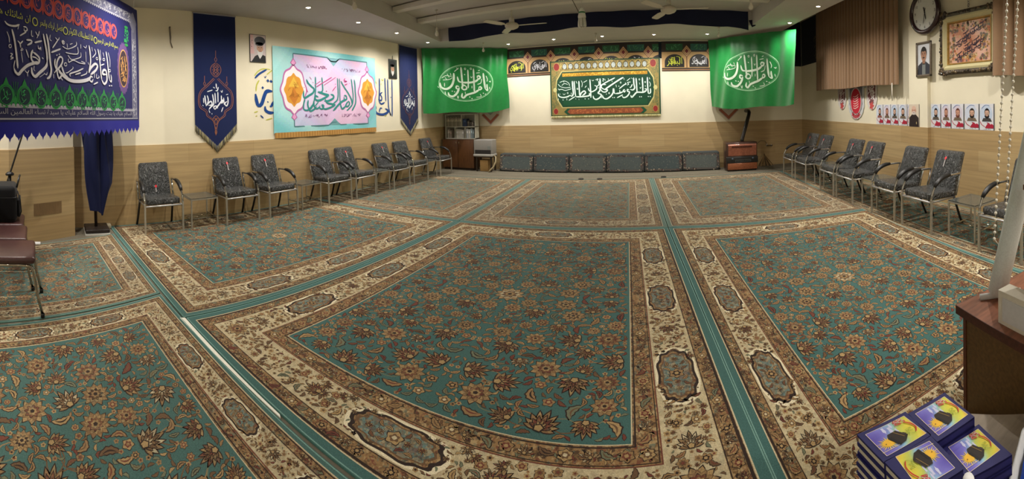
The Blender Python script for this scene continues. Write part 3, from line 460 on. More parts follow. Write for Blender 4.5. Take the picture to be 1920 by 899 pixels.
def design(W, L, k, seed):
    """the whole rug as coloured outlines in its own metres, four-fold mirrored as woven rugs are; k scales the border"""
    rg = random.Random(seed); out = []
    E = [0.055 * k, 0.155 * k, 0.40 * k, 0.53 * k]
    def frame(a, b_, col, ly):
        for p in ([(a, a), (W - a, a), (W - b_, b_), (b_, b_)], [(W - a, a), (W - a, L - a), (W - b_, L - b_), (W - b_, b_)], [(W - a, L - a), (a, L - a), (b_, L - b_), (W - b_, L - b_)], [(a, L - a), (a, a), (b_, b_), (b_, L - b_)]):
            out.append((p, col, ly))
    frame(0, E[0], TEAL, 0); frame(E[0], E[1], D0((140, 110, 74)), 0); frame(E[1], E[2], (200, 186, 150, .75), 0); frame(E[2], E[3], D0((148, 116, 78)), 0)
    frame(E[0], E[0] + .007, CREAMR, 1); frame(E[0] + .01, E[0] + .02 * k + .004, DARK, 1); frame(E[1] - .007, E[1] - .002, DARK, 1); frame(E[2], E[2] + .006, RED, 1)
    frame(E[2] + .012, E[2] + .017, DARK, 1); frame(E[3] - .022, E[3] - .014, DARK, 1); frame(E[3] - .006, E[3], CREAMR, 1)
    out.append(([(E[3], E[3]), (W - E[3], E[3]), (W - E[3], L - E[3]), (E[3], L - E[3])], TEAL, 0))
    q = []; qx = []; qy = []; qc = []                    # one quarter, mirrored below; qx, qy, qc lie on an axis or the centre
    placed = []
    def free(x, y, r, gap=.002):
        g = gap if r > .03 else -.006
        return all((x - a) ** 2 + (y - c) ** 2 > (r + d + g) ** 2 for a, c, d in placed)
    x0, y0 = E[3] + .01, E[3] + .01; hx, hy = W / 2, L / 2
    rosette(qc, hx, hy, .13, rg); placed.append((hx, hy, .13))
    for r, tries in ((.092, 60), (.072, 130), (.054, 300), (.038, 900), (.026, 3000), (.016, 5200)):
        for _ in range(tries):
            x = rg.uniform(x0 + r, hx - r * 1.12); y = rg.uniform(y0 + r, hy - r * 1.12)
            if not free(x, y, r): continue
            placed.append((x, y, r))
            if r > .07: (rosette if rg.random() < .4 else palmette)(q, x, y, r * 1.04, rg)
            elif r > .04:
                t = rg.random()
                if t < .45: leaf(q, x, y, r * 2.4, rg)
                elif t < .8: palmette(q, x, y, r * 1.15, rg)
                else: rosette(q, x, y, r, rg)
            elif r > .025: leaf(q, x, y, r * 2.7, rg) if rg.random() < .75 else rosette(q, x, y, r, rg)
            else: rosette(q, x, y, r, rg) if rg.random() < .3 else leaf(q, x, y, r * 3.0, rg)
    big = [p for p in placed if p[2] > .055]
    for a, c, d in big:                                 # vines between neighbouring flowers
        nb = sorted(big, key=lambda p: (p[0] - a) ** 2 + (p[1] - c) ** 2)[1:3]
        for e, f, g in nb:
            mx, my = (a + e) / 2 + (f - c) * .25, (c + f) / 2 - (e - a) * .25
            if x0 < mx < hx and y0 < my < hy: vine(q, [(a, c), (mx, my), (e, f)], .007, rg.choice((BRN, TAN, SAGE)), 1)
    bp = [(E[1] + (E[2] - E[1]) / 2,) * 2 + ((E[2] - E[1]) * .38,)]
    def room(x, y, r):
        if any((x - a) ** 2 + (y - c) ** 2 < (.82 * (r + d)) ** 2 for a, c, d in bp): return False
        bp.append((x, y, r)); return True
    def along(side, s, t):                               # s along the side from the corner, t across the border
        return (s, t) if side else (t, s)
    for side, half in ((0, hy), (1, hx)):
        # guard bands: rosettes and leaves shoulder to shoulder
        for lo, hi in ((E[0] + .02, E[1] - .01), (E[2] + .02, E[3] - .024)):
            w = hi - lo; s = lo + w * (1.5 if side else .5); i = 0
            while s < half - w * .45:
                x, y = along(side, s, (lo + hi) / 2)
                if i % 3 == 0: rosette(q, x, y, w * .46, rg)
                elif i % 3 == 1: leaf(q, x, y, w * 1.05, rg, (0.6 if side else 2.2) + rg.uniform(-.3, .3), rg.choice((SAGE, BRN, TAN, RED)))
                else: palmette(q, x, y, w * .45, rg)
                for _ in range(4):
                    xx, yy = along(side, min(half - w * .2, s + w * rg.uniform(-.5, .5)), rg.uniform(lo + .006, hi - .006)); leaf(q, xx, yy, w * .34, rg, None, rg.choice((BRN, RED, SAGE, DARK, GOLD)))
                s += w * .98; i += 1
        # main cream band: teal cartouches between flower sprays
        lo, hi = E[1] + .004, E[2] - .004; w = hi - lo; m = (lo + hi) / 2; s = half; i = 0
        while s > lo + w * .4:
            if i % 2 == 0 and s > hi + w * 1.1:
                x, y = along(side, s, m); a = 0 if side else PI / 2
                def cart(k1, k2, lob=.05):
                    P = []
                    for j in range(48):
                        t = 2 * PI * j / 48; rr = 1 + lob * math.cos(10 * t)
                        P.append((math.copysign(abs(math.cos(t)) ** .8, math.cos(t)) * k1 * rr, math.copysign(abs(math.sin(t)) ** .7, math.sin(t)) * k2 * rr))
                    return turn(P, x, y, a)
                out_l = q if i else (qx if side else qy)
                out_l.append((cart(w * 1.10, w * .50, .02), (226, 214, 182), 1)); out_l.append((cart(w * .99, w * .445, .05), DARK, 2)); out_l.append((cart(w * 0.89, w * .385, .06), D0(TAN), 3))
                out_l.append((cart(w * 0.82, w * .345, .07), BRN, 4)); out_l.append((cart(w * 0.77, w * .315, .07), (104, 128, 122, .35), 5)); tmp = []
                rosette(tmp, x, y, w * .2, rg)
                for d in (-.58, -.30, .30, .58):
                    xx, yy = along(side, s + w * d, m); palmette(tmp, xx, yy, w * .10, rg)
                    for e in (-.19, .19):
                        xx, yy = along(side, s + w * d * .7, m + w * e); leaf(tmp, xx, yy, w * .22, rg)
                out_l.extend((p, c, l + 5) for p, c, l in tmp)
            elif i % 2 == 1:
                x, y = along(side, s, m); palmette(q, x, y, w * .28, rg, (0 if side else PI / 2) + (PI if i % 4 == 1 else 0))
                for d, e in ((-.5, .2), (-.5, -.2), (.5, .2), (.5, -.2)):
                    xx, yy = along(side, s + w * d, m + w * e); rosette(q, xx, yy, w * .13, rg)
            for _ in range(420):
                ss = s + w * rg.uniform(-1.15, 1.15); tt = rg.uniform(lo + .02 * k, hi - .02 * k); x, y = along(side, ss, tt)
                if ss > half - w * .14 or ss < lo + .02: continue
                if i % 2 == 0 and s > hi + w * 1.1 and abs(ss - s) < w * 1.08 and abs(tt - m) < w * (.47 - .18 * abs(ss - s) / w): continue
                if i % 2 == 1 and abs(ss - s) < w * .26 and abs(tt - m) < w * .26: continue
                r = rg.uniform(.04, .125) * w * (1 if _ < 200 else .55)
                if not room(x, y, r): continue
                if rg.random() < .3: rosette(q, x, y, r, rg)
                elif rg.random() < .3: palmette(q, x, y, r * 1.3, rg)
                else: leaf(q, x, y, r * 2.6, rg)
            s -= w * 2.1; i += 1
        x, y = m, m
    for _ in range(70):
        x, y = rg.uniform(E[1] + .02, E[2] - .02), rg.uniform(E[1] + .02, E[2] - .02)
        r = w * rg.uniform(.05, .12)
        if room(x, y, r): leaf(q, x, y, r * 2.5, rg)
    rosette(q, m, m, w * .36, rg)
    out += qc
    for p, c, l in qx: out.append((p, c, l)); out.append(([(x, L - y) for x, y in p], c, l))
    for p, c, l in qy: out.append((p, c, l)); out.append(([(W - x, y) for x, y in p], c, l))
    for p, c, l in q:
        out.append((p, c, l)); out.append(([(W - x, y) for x, y in p], c, l)); out.append(([(x, L - y) for x, y in p], c, l)); out.append(([(W - x, L - y) for x, y in p], c, l))
    return out
_des = {}
def rug(Q, k, label, seed=3, W=3.0, L=4.0, fade_haze=0.0):
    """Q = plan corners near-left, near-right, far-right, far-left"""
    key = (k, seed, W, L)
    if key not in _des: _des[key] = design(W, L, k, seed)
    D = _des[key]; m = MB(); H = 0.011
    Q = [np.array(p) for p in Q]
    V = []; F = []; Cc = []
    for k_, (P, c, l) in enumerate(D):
        l = l + (k_ % 8) * .11; o = len(V); F.append(tuple(range(o, o + len(P)))); Cc.append(tuple(int(c[i] * (1 - fade_haze) + (124, 116, 100)[i] * fade_haze) for i in range(3)) + (c[3] if len(c) > 3 else 1.0,)); V += [(x, y, l) for x, y in P]  # colours mixed towards grey-tan: faded near rugs, painted distance haze on the back ones
    A = np.array(V); s = A[:, 0:1] / W; t = A[:, 1:2] / L
    XY = Q[0] * (1 - s) * (1 - t) + Q[1] * s * (1 - t) + Q[2] * s * t + Q[3] * (1 - s) * t
    m.v = [(x, y, H + .00035 * l) for (x, y), l in zip(XY.tolist(), A[:, 2].tolist())]
    m.f = F; m.c = Cc; m.sm = [False] * len(F)
    o = len(m.v)
    m.add([(p[0], p[1], 0.0) for p in Q] + [(p[0], p[1], H) for p in Q], [(i, (i + 1) % 4, 4 + (i + 1) % 4, 4 + i) for i in range(4)] + [(3, 2, 1, 0)], (70, 112, 104))
    for i in range(4):                                   # bound edge, a soft roll
        a, b_ = Q[i], Q[(i + 1) % 4]; c = sum(Q) / 4
        n = 8; m.tube([tuple(a + (b_ - a) * j / n + (c - a - (b_ - a) * j / n) * .004) + (H - .0045,) for j in range(n + 1)], .0055, (120, 158, 148), 6)
    return tag(m.build('rug', M_PILE), label, 'rug', 'machine-woven teal rugs covering the hall floor')
g = 0.012
rug([(-2.873, 1.000), (.516, 1.33), (.248, 4.982), (-2.686, 4.848)], 1.0, 'large teal floral rug in the middle of the hall, nearest the camera')
rug([(-2.686, 4.860), (.248, 4.994), (.066, 8.565), (-2.728, 8.385)], 1.0, 'teal floral rug in the middle, in front of the row of back wall cushions', fade_haze=.38)  # haze of distance put into the colour, as on all three back rugs
rug([(-5.66, .785), (-2.885, .982), (-2.698, 4.844), (-5.67, 4.625)], 1.0, 'teal floral rug under the left chairs nearest the tall navy pennant', fade_haze=.08)
rug([(-5.67, 4.637), (-2.698, 4.856), (-2.740, 8.38), (-5.67, 8.20)], 1.0, 'teal floral rug at the far left, in front of the brown cupboard', fade_haze=.38)
rug([(.528, 1.12), (2.90, 1.12), (3.165, 4.745), (.260, 4.982)], 1.0, 'teal floral rug on the right side, beside the brown desk')
rug([(.260, 4.994), (3.165, 4.757), (3.185, 8.64), (.078, 8.57)], 1.0, 'teal floral rug at the far right, in front of the copper heater', fade_haze=.38)
rug([(-3.9, -3.3), (-2.43, -2.55), (-3.365, .925), (-5.27, .785)], .62, 'worn teal floral rug at the left edge, under the brown stacking chairs', 5, 2.5, 3.8, .25)
rug([(-2.38, -2.5), (.2, -1.7), (-.35, 1.222), (-3.335, .925)], .62, 'teal floral rug in the lower left corner, across the white gap', 5, 3.0, 3.6, .1)
rug([(2.94, 1.1), (4.27, 1.1), (4.27, 8.7), (3.215, 8.66)], .42, 'long teal runner rug under the right row of chairs', 6, 1.2, 7.4, .15)
b = MB(); b.prism([(-2.89, .955), (-2.875, .994), (-2.30, 1.048), (-1.7, 1.108), (-1.68, 1.098), (-2.3, 1.026)], 0.0, .0112, (232, 230, 214))
tag(b.build('underlay_strip', M_PLAIN), 'white strip of underlay showing in the gap between two near rugs', 'underlay')
b = MB(); b.prism([(-5.66, 8.24), (-2.73, 8.42), (.07, 8.60), (3.2, 8.68), (3.9, 8.72), (3.9, 9.70), (-5.66, 9.70)], 0.0, .008, (116, 110, 96))
for (x0_, y0_, x1_, y1_) in ((-5.6, 8.62, -2, 8.78), (-2, 8.78, 1, 8.86), (1, 8.86, 3.7, 8.9)):
    b.prism([(x0_, y0_), (x1_, y1_), (x1_, y1_ + .012), (x0_, y0_ + .012)], .008, .0095, (74, 70, 62))
tag(b.build('felt_mat', M_FELT), 'plain grey felt mat along the foot of the back wall cushions', 'mat')
for i, (x, y) in enumerate(((-1.53, 8.49), (-1.10, 8.50), (.36, 8.63))):
    b = MB(); b.lathe([(0, .013), (.05, .013), (.065, .022), (.05, .03), (0, .032)], (0, 0, 0), (22, 22, 24), 14)
    tag(b.build('black_disc', M_BLACK, loc=(x, y, 0)), ('small flat black disc at the far edge of the middle rug, leftmost', 'small flat black disc at the far edge of the middle rug, just right of another', 'small flat black disc on the far edge beside the teal seam')[i], 'disc', 'small black discs on the far rug edge')

# ================================================================== downlights in the soffits (the only lamps that burn)
def downlight(x, y, z, label, lit=True):
    t = thing('ceiling_light', label, 'ceiling light', (x, y, z), 0, 'small downlights in the ceiling soffits')
    m = MB(); m.lathe([(.055, 0), (.055, -.012), (.04, -.016), (.034, -.008), (.034, 0)], (0, 0, 0), (225, 222, 214), 20); m.build('rim', M_PLAIN, t)
    m = MB(); m.lathe([(0, -.02), (.02, -.018), (.033, -.008), (.033, 0)], (0, 0, 0), (255, 244, 226) if lit else (220, 216, 206), 16); m.build('bulb', M_LAMP if lit else M_PLAIN, t)
    if lit:
        l = bpy.data.lights.new('downlight_lamp', 'SPOT'); l.energy = LAMP_W; l.color = LAMP_COL; l.spot_size = math.radians(158); l.spot_blend = 1.0; l.shadow_soft_size = 0.03
        o = bpy.data.objects.new('downlight_lamp', l); C.objects.link(o); o.parent = t; o.location = (0, 0, -.03)
_l = ['nearest the tall navy pennant', 'above the pastel banner, near its left end', 'above the pastel banner, near its right end', 'above the narrow far pennant']
for i, y in enumerate((3.766, 5.106, 6.363, 7.72)):
    downlight((-4.678, -4.855, -4.925, -5.025)[i], y, HS, 'glowing downlight in the left soffit ' + _l[i])
_l = ['above the right edge of the left green flag', 'above the left end of the black arch banner', 'above the left half of the dark green framed banner', 'above the right end of the dark green framed banner', 'beside the right green flag']
for i, x in enumerate((-3.449, -2.213, -1.014, .216, 1.484)):
    downlight(x, (9.079, 8.953, 8.917, 8.926, 8.88)[i], HS, 'glowing downlight in the back soffit ' + _l[i])
downlight(-4.735, 9.10, HS, 'unlit downlight in the corner above the left green flag', False)
downlight(2.993, 7.383, HS, 'glowing downlight in the right soffit above the corner of the green flag')
downlight(2.973, 5.991, HS, 'glowing downlight in the right soffit in front of the brown curtain')
for i, y in enumerate((2.45, 1.15, -.15, -1.45, -2.75)):          # the same rows run on over and behind the camera
    downlight(-4.45 + .1 * i, y, HS, 'downlight in the left soffit, %s out of the frame' % ('first', 'second', 'third', 'fourth', 'fifth')[i])
for i, y in enumerate((4.6, 3.2, 1.8, .4, -1.0, -2.4)):
    downlight(2.95, y, HS, 'downlight in the right soffit, %s out of the frame' % ('first', 'second', 'third', 'fourth', 'fifth', 'sixth')[i])
for i, x in enumerate((-2.2, -.95, .3, 1.55)):
    downlight(x, -3.2, HC, 'downlight behind the camera, %s along the row' % ('first', 'second', 'third', 'fourth')[i])

# navy cloth over the step of the back soffit
b = MB()
def _cl(u, v):
    x = -4.50 + u * 6.72; top = HC - .005; bot = HS - .03 - .025 * math.sin(u * 23) - (.10 * max(0, (u - .93) / .07))
    return (x, YS - .03 - .018 * math.sin(u * 60 + v * 2) - .02 * v * (1 - v), bot + (top - bot) * v)
b.grid(_cl, 120, 8, (26, 32, 58)); b.poly([(2.22, YS - .04, HS + .1), (2.42, YS - .10, HS + .12), (2.36, YS - .08, HS - .02), (2.29, YS - .05, HS - .05)], (22, 26, 48))
tag(b.build('fascia_cloth', M_CLOTH), 'dark navy cloth stretched along the step of the back soffit', 'cloth')

# ================================================================== the big navy banner hung across the left corner
NAVYB, SILV = (30, 32, 96), (178, 178, 192)
def _fa(u, v): return .005 * math.sin(u * 5.1 + v) + .02 * max(0, 1.6 - v) * math.sin(u * 19)
sh = Sheet((-5.3, 1.185), (-0.788, 0.616), _fa)
b = MB(); U0 = -3.45
ban = thing('wall_banner', 'huge navy banner at the left with white calligraphy between red and green medallion rows', 'banner', (0, 0, 0))
b.grid(lambda s, t: sh(U0 - U0 * s + (.03 * math.sin(PI * t) if s > .97 else 0), 1.60 + t * 1.60, 0), 90, 24, lambda s, t: NAVYB if t > .03 else (34, 34, 104))
rg = random.Random(11)
rect(b, sh, U0, -.05, 1.622, 1.636, SILV, 2, 40); rect(b, sh, U0, -.18, 1.728, 1.742, SILV, 2, 40); rect(b, sh, U0, -.18, 1.742, 1.752, (140, 138, 168), 2, 40)
for i in range(60): ell(b, sh, U0 + .03 + i * .055, 1.750, .022, .016, SILV, 3, 8)
rect(b, sh, U0, -.19, 1.636, 1.728, (46, 46, 92), 2, 40)
letter(b, 'السلام عليك يا بنت رسول الله السلام عليك يا سيدة نساء العالمين السلام عليك ورحمة الله', sh, U0 + .02, -.24, 1.648, 1.722, SILV, 4)
rect(b, sh, -.20, -.07, 1.63, 3.02, (112, 112, 140), 2, 2); scrawl(b, sh, -.19, -.08, 1.66, 2.75, (196, 196, 206), 3, 90, .010, rg)
rect(b, sh, -.205, -.195, 1.63, 3.0, SILV, 3); rect(b, sh, -.075, -.065, 1.63, 3.0, SILV, 3)
ell(b, sh, -.16, 2.98, .10, .13, (128, 128, 150), 3, 20, 4, .12)
rect(b, sh, U0, -.17, 2.985, 3.10, (112, 112, 140), 2, 30); scrawl(b, sh, U0, -.25, 2.995, 3.09, (190, 190, 202), 3, 200, .009, rg); rect(b, sh, U0, -.2, 2.975, 2.987, SILV, 3, 30)
for i in range(70): ell(b, sh, U0 + .03 + i * .046, 2.972, .016, .014, SILV, 3, 8)
RD, GN = (196, 74, 66), (42, 146, 70)
for i in range(17):
    u = -.705 - i * .165
    if u < U0 + .1: break
    for dv in (.115, -.115): b.poly([sh(u - .082 - .03, 2.748, 2), sh(u - .082, 2.748 + dv * .95, 2), sh(u - .082 + .03, 2.748, 2)], RD)
    ell(b, sh, u, 2.748, .084, .098, RD, 3, 30); ell(b, sh, u, 2.748, .066, .080, (52, 34, 104), 4, 24); ring(b, sh, u, 2.748, .062, .076, .006, (226, 110, 96), 5, 24)
    scrawl(b, sh, u - .04, u + .04, 2.70, 2.80, (226, 112, 100), 6, 7, .005, rg)
for i in range(13):
    u = -.505 - i * .236
    if u < U0 + .1: break
    ell(b, sh, u, 1.832, .102, .105, GN, 3, 34, 12, .02); ell(b, sh, u, 1.832, .084, .088, (22, 52, 60), 4, 26); ring(b, sh, u, 1.832, .080, .083, .005, (66, 178, 96), 5, 26)
    scrawl(b, sh, u - .05, u + .05, 1.775, 1.89, (70, 190, 108), 6, 10, .005, rg)
    b.poly([sh(u - .035, 1.93, 3), sh(u, 1.995, 3), sh(u + .035, 1.93, 3)], GN); w = u - .118
    b.poly([sh(w - .034, 1.79, 2), sh(w, 1.735, 2), sh(w + .034, 1.79, 2), sh(w, 1.84, 2)], GN)
    for k in (-.02, 0, .02): line(b, sh, [(w + k * .5, 1.84), (w + k, 1.90), (w + k * 1.6, 1.96)], .008, (36, 116, 66), 2)
# gold sunburst at the right of the name, green emblem above it
ell(b, sh, -.455, 2.30, .165, .345, (104, 74, 132), 2, 72, 24, .05); ell(b, sh, -.455, 2.30, .125, .255, (212, 160, 96), 3, 36); ell(b, sh, -.455, 2.30, .112, .238, (58, 40, 52), 4, 36)
scrawl(b, sh, -.53, -.38, 2.12, 2.47, (216, 160, 90), 5, 44, .009, rg)
scrawl(b, sh, -.43, -.31, 2.66, 2.84, (48, 160, 92), 4, 26, .014, rg); ell(b, sh, -.37, 2.87, .05, .02, GN, 4, 14); ell(b, sh, -.37, 2.63, .05, .02, GN, 4, 14)
ink(b, 'FATIMA', sh, (232, 230, 238), 5)
YL = (206, 210, 92)
for t, a, c in (('بسم الله الرحمن الرحيم', -1.10, -.60), ('انا اعطيناك الكوثر', -1.70, -1.22), ('فصل لربك وانحر', -2.16, -1.80), ('ان شانئك هو الابتر', -2.95, -2.30)):
    letter(b, t, sh, a, c, 2.515, 2.60, YL, 4)
for u in (-1.16, -1.75, -2.23): ring(b, sh, u, 2.552, .042, .042, .011, YL, 4, 20)
b.build('printed_cloth', M_CLOTH, ban)
f = MB()
f.grid(lambda s, t: sh(U0 - U0 * s, 1.50 + .10 * t, 0.5), 90, 2, (30, 30, 150))
for i in range(30):
    u = U0 + .06 + i * .1145; w = .0572
    f.add([sh(u - w, 1.50, 1), sh(u - w * .7, 1.472, 1), sh(u - w * .25, 1.455, 1), sh(u, 1.43 - .008 * (i % 2), 1), sh(u + w * .25, 1.455, 1), sh(u + w * .7, 1.472, 1), sh(u + w, 1.50, 1)], [(0, 1, 2, 3, 4, 5, 6)], (30, 28, 152))
f.build('scalloped_fringe', M_CLOTH, ban)
for u in (-.1, -1.3, -2.5, -3.3):
    f = MB(); p = sh(u, 3.19, 0); f.tube([p, (p[0], p[1], HS if u > -1 else HC)], .006, (200, 200, 200), 6); f.build('hanging_cord', M_PLAIN, ban)

# ================================================================== navy pennants on the left wall
def pennant(y0, label, dim):
    t = thing('pennant', label, 'banner', (0, 0, 0), 0, 'long navy pennants on the left wall')
    s = Sheet((XL + .014, 0), (0, 1), lambda u, v: .008 + .006 * math.sin((u - y0) * 9 + v * 2))
    m = MB(); ya, yb_ = 2.20 + y0, 2.965 + y0
    def body(p, q):
        u = ya + (yb_ - ya) * p; tip = 1.50 - .36 * (1 - abs(2 * p - 1)); return s(u, tip + (3.335 - tip) * q, 0)
    m.grid(body, 24, 22, (22, 34, 78))
    fy = lambda y, z: (y + y0, z)
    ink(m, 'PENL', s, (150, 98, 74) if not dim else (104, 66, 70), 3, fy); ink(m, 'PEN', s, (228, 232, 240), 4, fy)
    m.build('printed_cloth', M_CLOTH, t)
    k = MB(); k.box(XL + .012, XL + .03, ya - .01, yb_ + .01, 3.33, 3.35, (150, 150, 160)); k.build('top_rod', M_PLAIN, t)
    k = MB(); r = random.Random(3)
    for i in range(46):
        p = (i + .5) / 46; u = ya + (yb_ - ya) * p; z = 1.50 - .36 * (1 - abs(2 * p - 1))
        k.tube([s(u, z + .015, 1), s(u + r.uniform(-.008, .008), z - .06, 2), s(u + r.uniform(-.012, .012), z - .10, 2)], [.006, .008, .004], r.choice(((150, 140, 104), (120, 112, 84), (86, 84, 78))), 5)
    k.build('tassel_fringe', M_CLOTH, t)
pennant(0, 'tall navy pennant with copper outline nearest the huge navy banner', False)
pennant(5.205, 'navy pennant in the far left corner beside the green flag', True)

# ================================================================== pastel banner on the left wall
t = thing('wall_banner', 'pastel teal and pink banner with two orange lozenges on the left wall', 'banner')
def _ft(u, v): return .012 + .006 * max(0, 1.9 - v) * math.sin(u * 11 + v * 6)
s = Sheet((XL + .012, 0), (0, 1), _ft); m = MB()
TU0, TU1, TV0, TV1 = 3.71, 6.48, 1.315, 2.905
def pastel(p, q):
    n = .5 + .5 * math.sin(p * 9 + q * 7 + 2 * math.sin(q * 5 + p * 3)); n2 = .5 + .5 * math.sin(p * 13 - q * 6 + 1)
    u = TU0 + p * (TU1 - TU0); v = TV0 + q * (TV1 - TV0)
    if 4.17 < u < 6.2 and 1.43 < v < 2.79:
        a, c = (220, 184, 218), (194, 198, 230)
        if abs(v - 2.1) < .35: c = (200, 208, 230)
    else: a, c = (120, 196, 204), (166, 216, 218)
    return tuple(int(round((a[i] * n + c[i] * (1 - n) + (6 if n2 > .5 else 0)) / 6) * 6) for i in range(3))
m.grid(lambda p, q: s(TU0 + p * (TU1 - TU0), TV0 + q * (TV1 - TV0), 0), 84, 40, pastel)
GR = (86, 132, 140)
for P in ([(4.17, 2.80), (5.02, 2.79), (5.12, 2.72), (5.26, 2.72), (5.36, 2.79), (6.20, 2.79)], [(4.17, 1.425), (5.02, 1.425), (5.12, 1.48), (5.26, 1.48), (5.36, 1.425), (6.20, 1.425)], [(4.17, 2.80), (4.17, 1.425)], [(6.20, 2.79), (6.20, 1.425)]): line(m, s, P, .022, GR, 2)
m.poly([s(5.02, 2.79, 2), s(5.19, 2.62, 2), s(5.36, 2.79, 2)], (128, 176, 186)); m.poly([s(5.02, 1.425, 2), s(5.36, 1.425, 2), s(5.19, 1.56, 2)], (110, 160, 166))
PK, MAG = (236, 214, 232), (184, 108, 166)
for cu, k in ((4.17, 1.0), (6.20, .97)):
    for cv in (2.62, 1.60): b_ = [(cu - .07, cv), (cu, cv + .10), (cu + .07, cv), (cu, cv - .06)]; m.poly([s(x, y, 3) for x, y in b_], MAG); m.poly([s(cu + (x - cu) * .7, cv + (y - cv) * .7, 4) for x, y in b_], (228, 160, 206))
    def loz(a, c, lob): 
        P = []
        for i in range(64):
            w = 2 * PI * i / 64; e = 1 + lob * math.cos(8 * w)
            P.append((cu + math.copysign(abs(math.cos(w)) ** 1.25, math.cos(w)) * a * e, 2.115 + math.copysign(abs(math.sin(w)) ** 1.1, math.sin(w)) * c * e))
        return P
    for a, c, lob, col, ly in ((.305, .47, .05, MAG, 3), (.275, .43, .05, (240, 226, 234), 4), (.215, .30, .06, (214, 150, 56), 5)): m.poly([s(x, y, ly) for x, y in loz(a * k, c * k, lob)], col)
    r = random.Random(5); m.poly([s(cu - .12, 2.17, 6), s(cu, 2.36, 6), s(cu + .12, 2.17, 6)], (222, 180, 70)); m.poly([s(cu - .10, 1.98, 6), s(cu, 1.83, 6), s(cu + .10, 1.98, 6), s(cu, 2.16, 6)], (196, 122, 46))
    scrawl(m, s, cu - .13, cu + .13, 1.98, 2.26, (170, 110, 40), 7, 18, .008, r)
r = random.Random(8)
for u0, u1, v in ((4.42, 5.0, 2.58), (5.4, 5.98, 2.57), (4.42, 5.0, 1.62), (5.4, 5.98, 1.62)): scrawl(m, s, u0, u1, v - .03, v + .03, (120, 70, 120), 4, 34, .007, r)
ink(m, 'TEAL', s, (44, 134, 128), 4); ink(m, 'TEALP', s, (186, 66, 132), 5)
m.build('printed_cloth', M_CLOTH, t)
k = MB(); k.grid(lambda p, q: s(TU0 + .02 + p * (TU1 - TU0 - .03), 1.225 + q * .10, .5), 84, 2, lambda p, q: (192, 146, 78) if int(p * 84) % 2 else (170, 124, 62)); k.build('gold_fringe', M_CLOTH, t)

# ================================================================== lettering and small things on the left wall
s = Sheet((XL + .004, 0), (0, 1)); m = MB(); ink(m, 'WTL', s, (30, 70, 140), 1, None, 1.5); ink(m, 'WTLY', s, (196, 196, 90), 0, None, 2.0)
tag(m.build('wall_lettering', M_PRINT), 'blue and yellow calligraphy on the wall, cut off by the pastel banner', 'lettering', 'calligraphy decals on the left wall')
m = MB(); ink(m, 'WTR', s, (30, 70, 140), 1, None, 1.5); ink(m, 'WTRY', s, (190, 190, 90), 0, None, 2.0)
tag(m.build('wall_lettering', M_PRINT), 'tall blue calligraphy on the wall between the pastel banner and the far pennant', 'lettering', 'calligraphy decals on the left wall')

def portrait(y0, y1, z0, z1, label, dark):
    t = thing('portrait_board', label, 'picture', (0, 0, 0)); m = MB(); m.box(XL + .001, XL + .018, y0, y1, z0, z1, (46, 46, 50)); m.build('board', M_PLAIN, t)
    s = Sheet((XL + .0195, 0), (0, 1)); m = MB(); W = y1 - y0; H = z1 - z0; X = lambda a, c: s(y0 + a * W, z0 + c * H, 0)
    P = lambda pts, col, ly: m.poly([s(y0 + a * W, z0 + c * H, ly) for a, c in pts], col)
    E = lambda cx, cy, rx, ry, col, ly: ell(m, s, y0 + cx * W, z0 + cy * H, rx * W, ry * H, col, ly, 24)
    P([(.02, .02), (.98, .02), (.98, .98), (.02, .98)], (206, 190, 190) if not dark else (58, 66, 58), 0)
    if not dark: P([(.02, .3), (.26, .3), (.2, .98), (.02, .98)], (222, 178, 178), 1); scrawl(m, s, y0 + .04 * W, y0 + .16 * W, z0 + .4 * H, z0 + .8 * H, (90, 40, 60), 2, 10, .008, random.Random(2))
    cx = .62 if not dark else .42
    P([(.08, .02), (cx - .32, .22), (cx, .32), (cx + .34, .24), (.97, .02)], (34, 34, 38), 1)
    E(cx, .50, .20, .20, (196, 150, 122), 2); E(cx, .78, .34, .155, (36, 36, 40), 3); E(cx - .04, .66, .26, .07, (44, 44, 48), 3)
    P([(cx - .2, .46), (cx - .16, .28), (cx - .02, .12), (cx + .14, .26), (cx + .2, .46), (cx + .1, .38), (cx - .08, .38)], (216, 214, 212), 4)
    E(cx - .08, .54, .04, .012, (50, 36, 32), 4); E(cx + .08, .54, .04, .012, (50, 36, 32), 4); P([(cx - .02, .54), (cx + .03, .44), (cx - .03, .44)], (172, 122, 96), 4); E(cx, .40, .07, .014, (150, 90, 80), 5)
    P([(cx - .13, .575), (cx - .02, .585), (cx - .02, .573), (cx - .13, .56)], (206, 200, 198), 5); P([(cx + .02, .585), (cx + .13, .575), (cx + .13, .56), (cx + .02, .573)], (206, 200, 198), 5)
    m.build('print', M_PRINT, t)
    if dark: k = MB(); k.tube([(XL + .01, (y0 + y1) / 2, z1), (XL + .01, (y0 + y1) / 2, z1 + .09)], .006, (60, 60, 60), 6); k.build('hook', M_BLACK, t)
portrait(3.25, 3.577, 2.585, 3.076, 'portrait print of a white-bearded man in a black turban, left of the pastel banner', False)
portrait(6.995, 7.307, 2.482, 2.948, 'dark portrait print of a bearded man, on a nail beside the far pennant', True)
k = MB(); k.tube([(XL + .002, 1.80, 3.075), (XL + .03, 1.80, 3.075)], .012, (90, 84, 74), 6); k.tube([(XL + .02, 1.80, 3.07), (XL + .015, 1.815, 2.92), (XL + .012, 1.81, 2.84), (XL + .012, 1.84, 2.75)], .009, (120, 112, 98), 6)
k.tube([(XL + .02, 1.79, 3.07), (XL + .012, 1.80, 2.9), (XL + .012, 1.825, 2.78)], .005, (150, 142, 126), 6)
tag(k.build('wire_hook', M_PLAIN), 'grey wire dangling from a nail on the bare wall left of the tall navy pennant', 'hook')

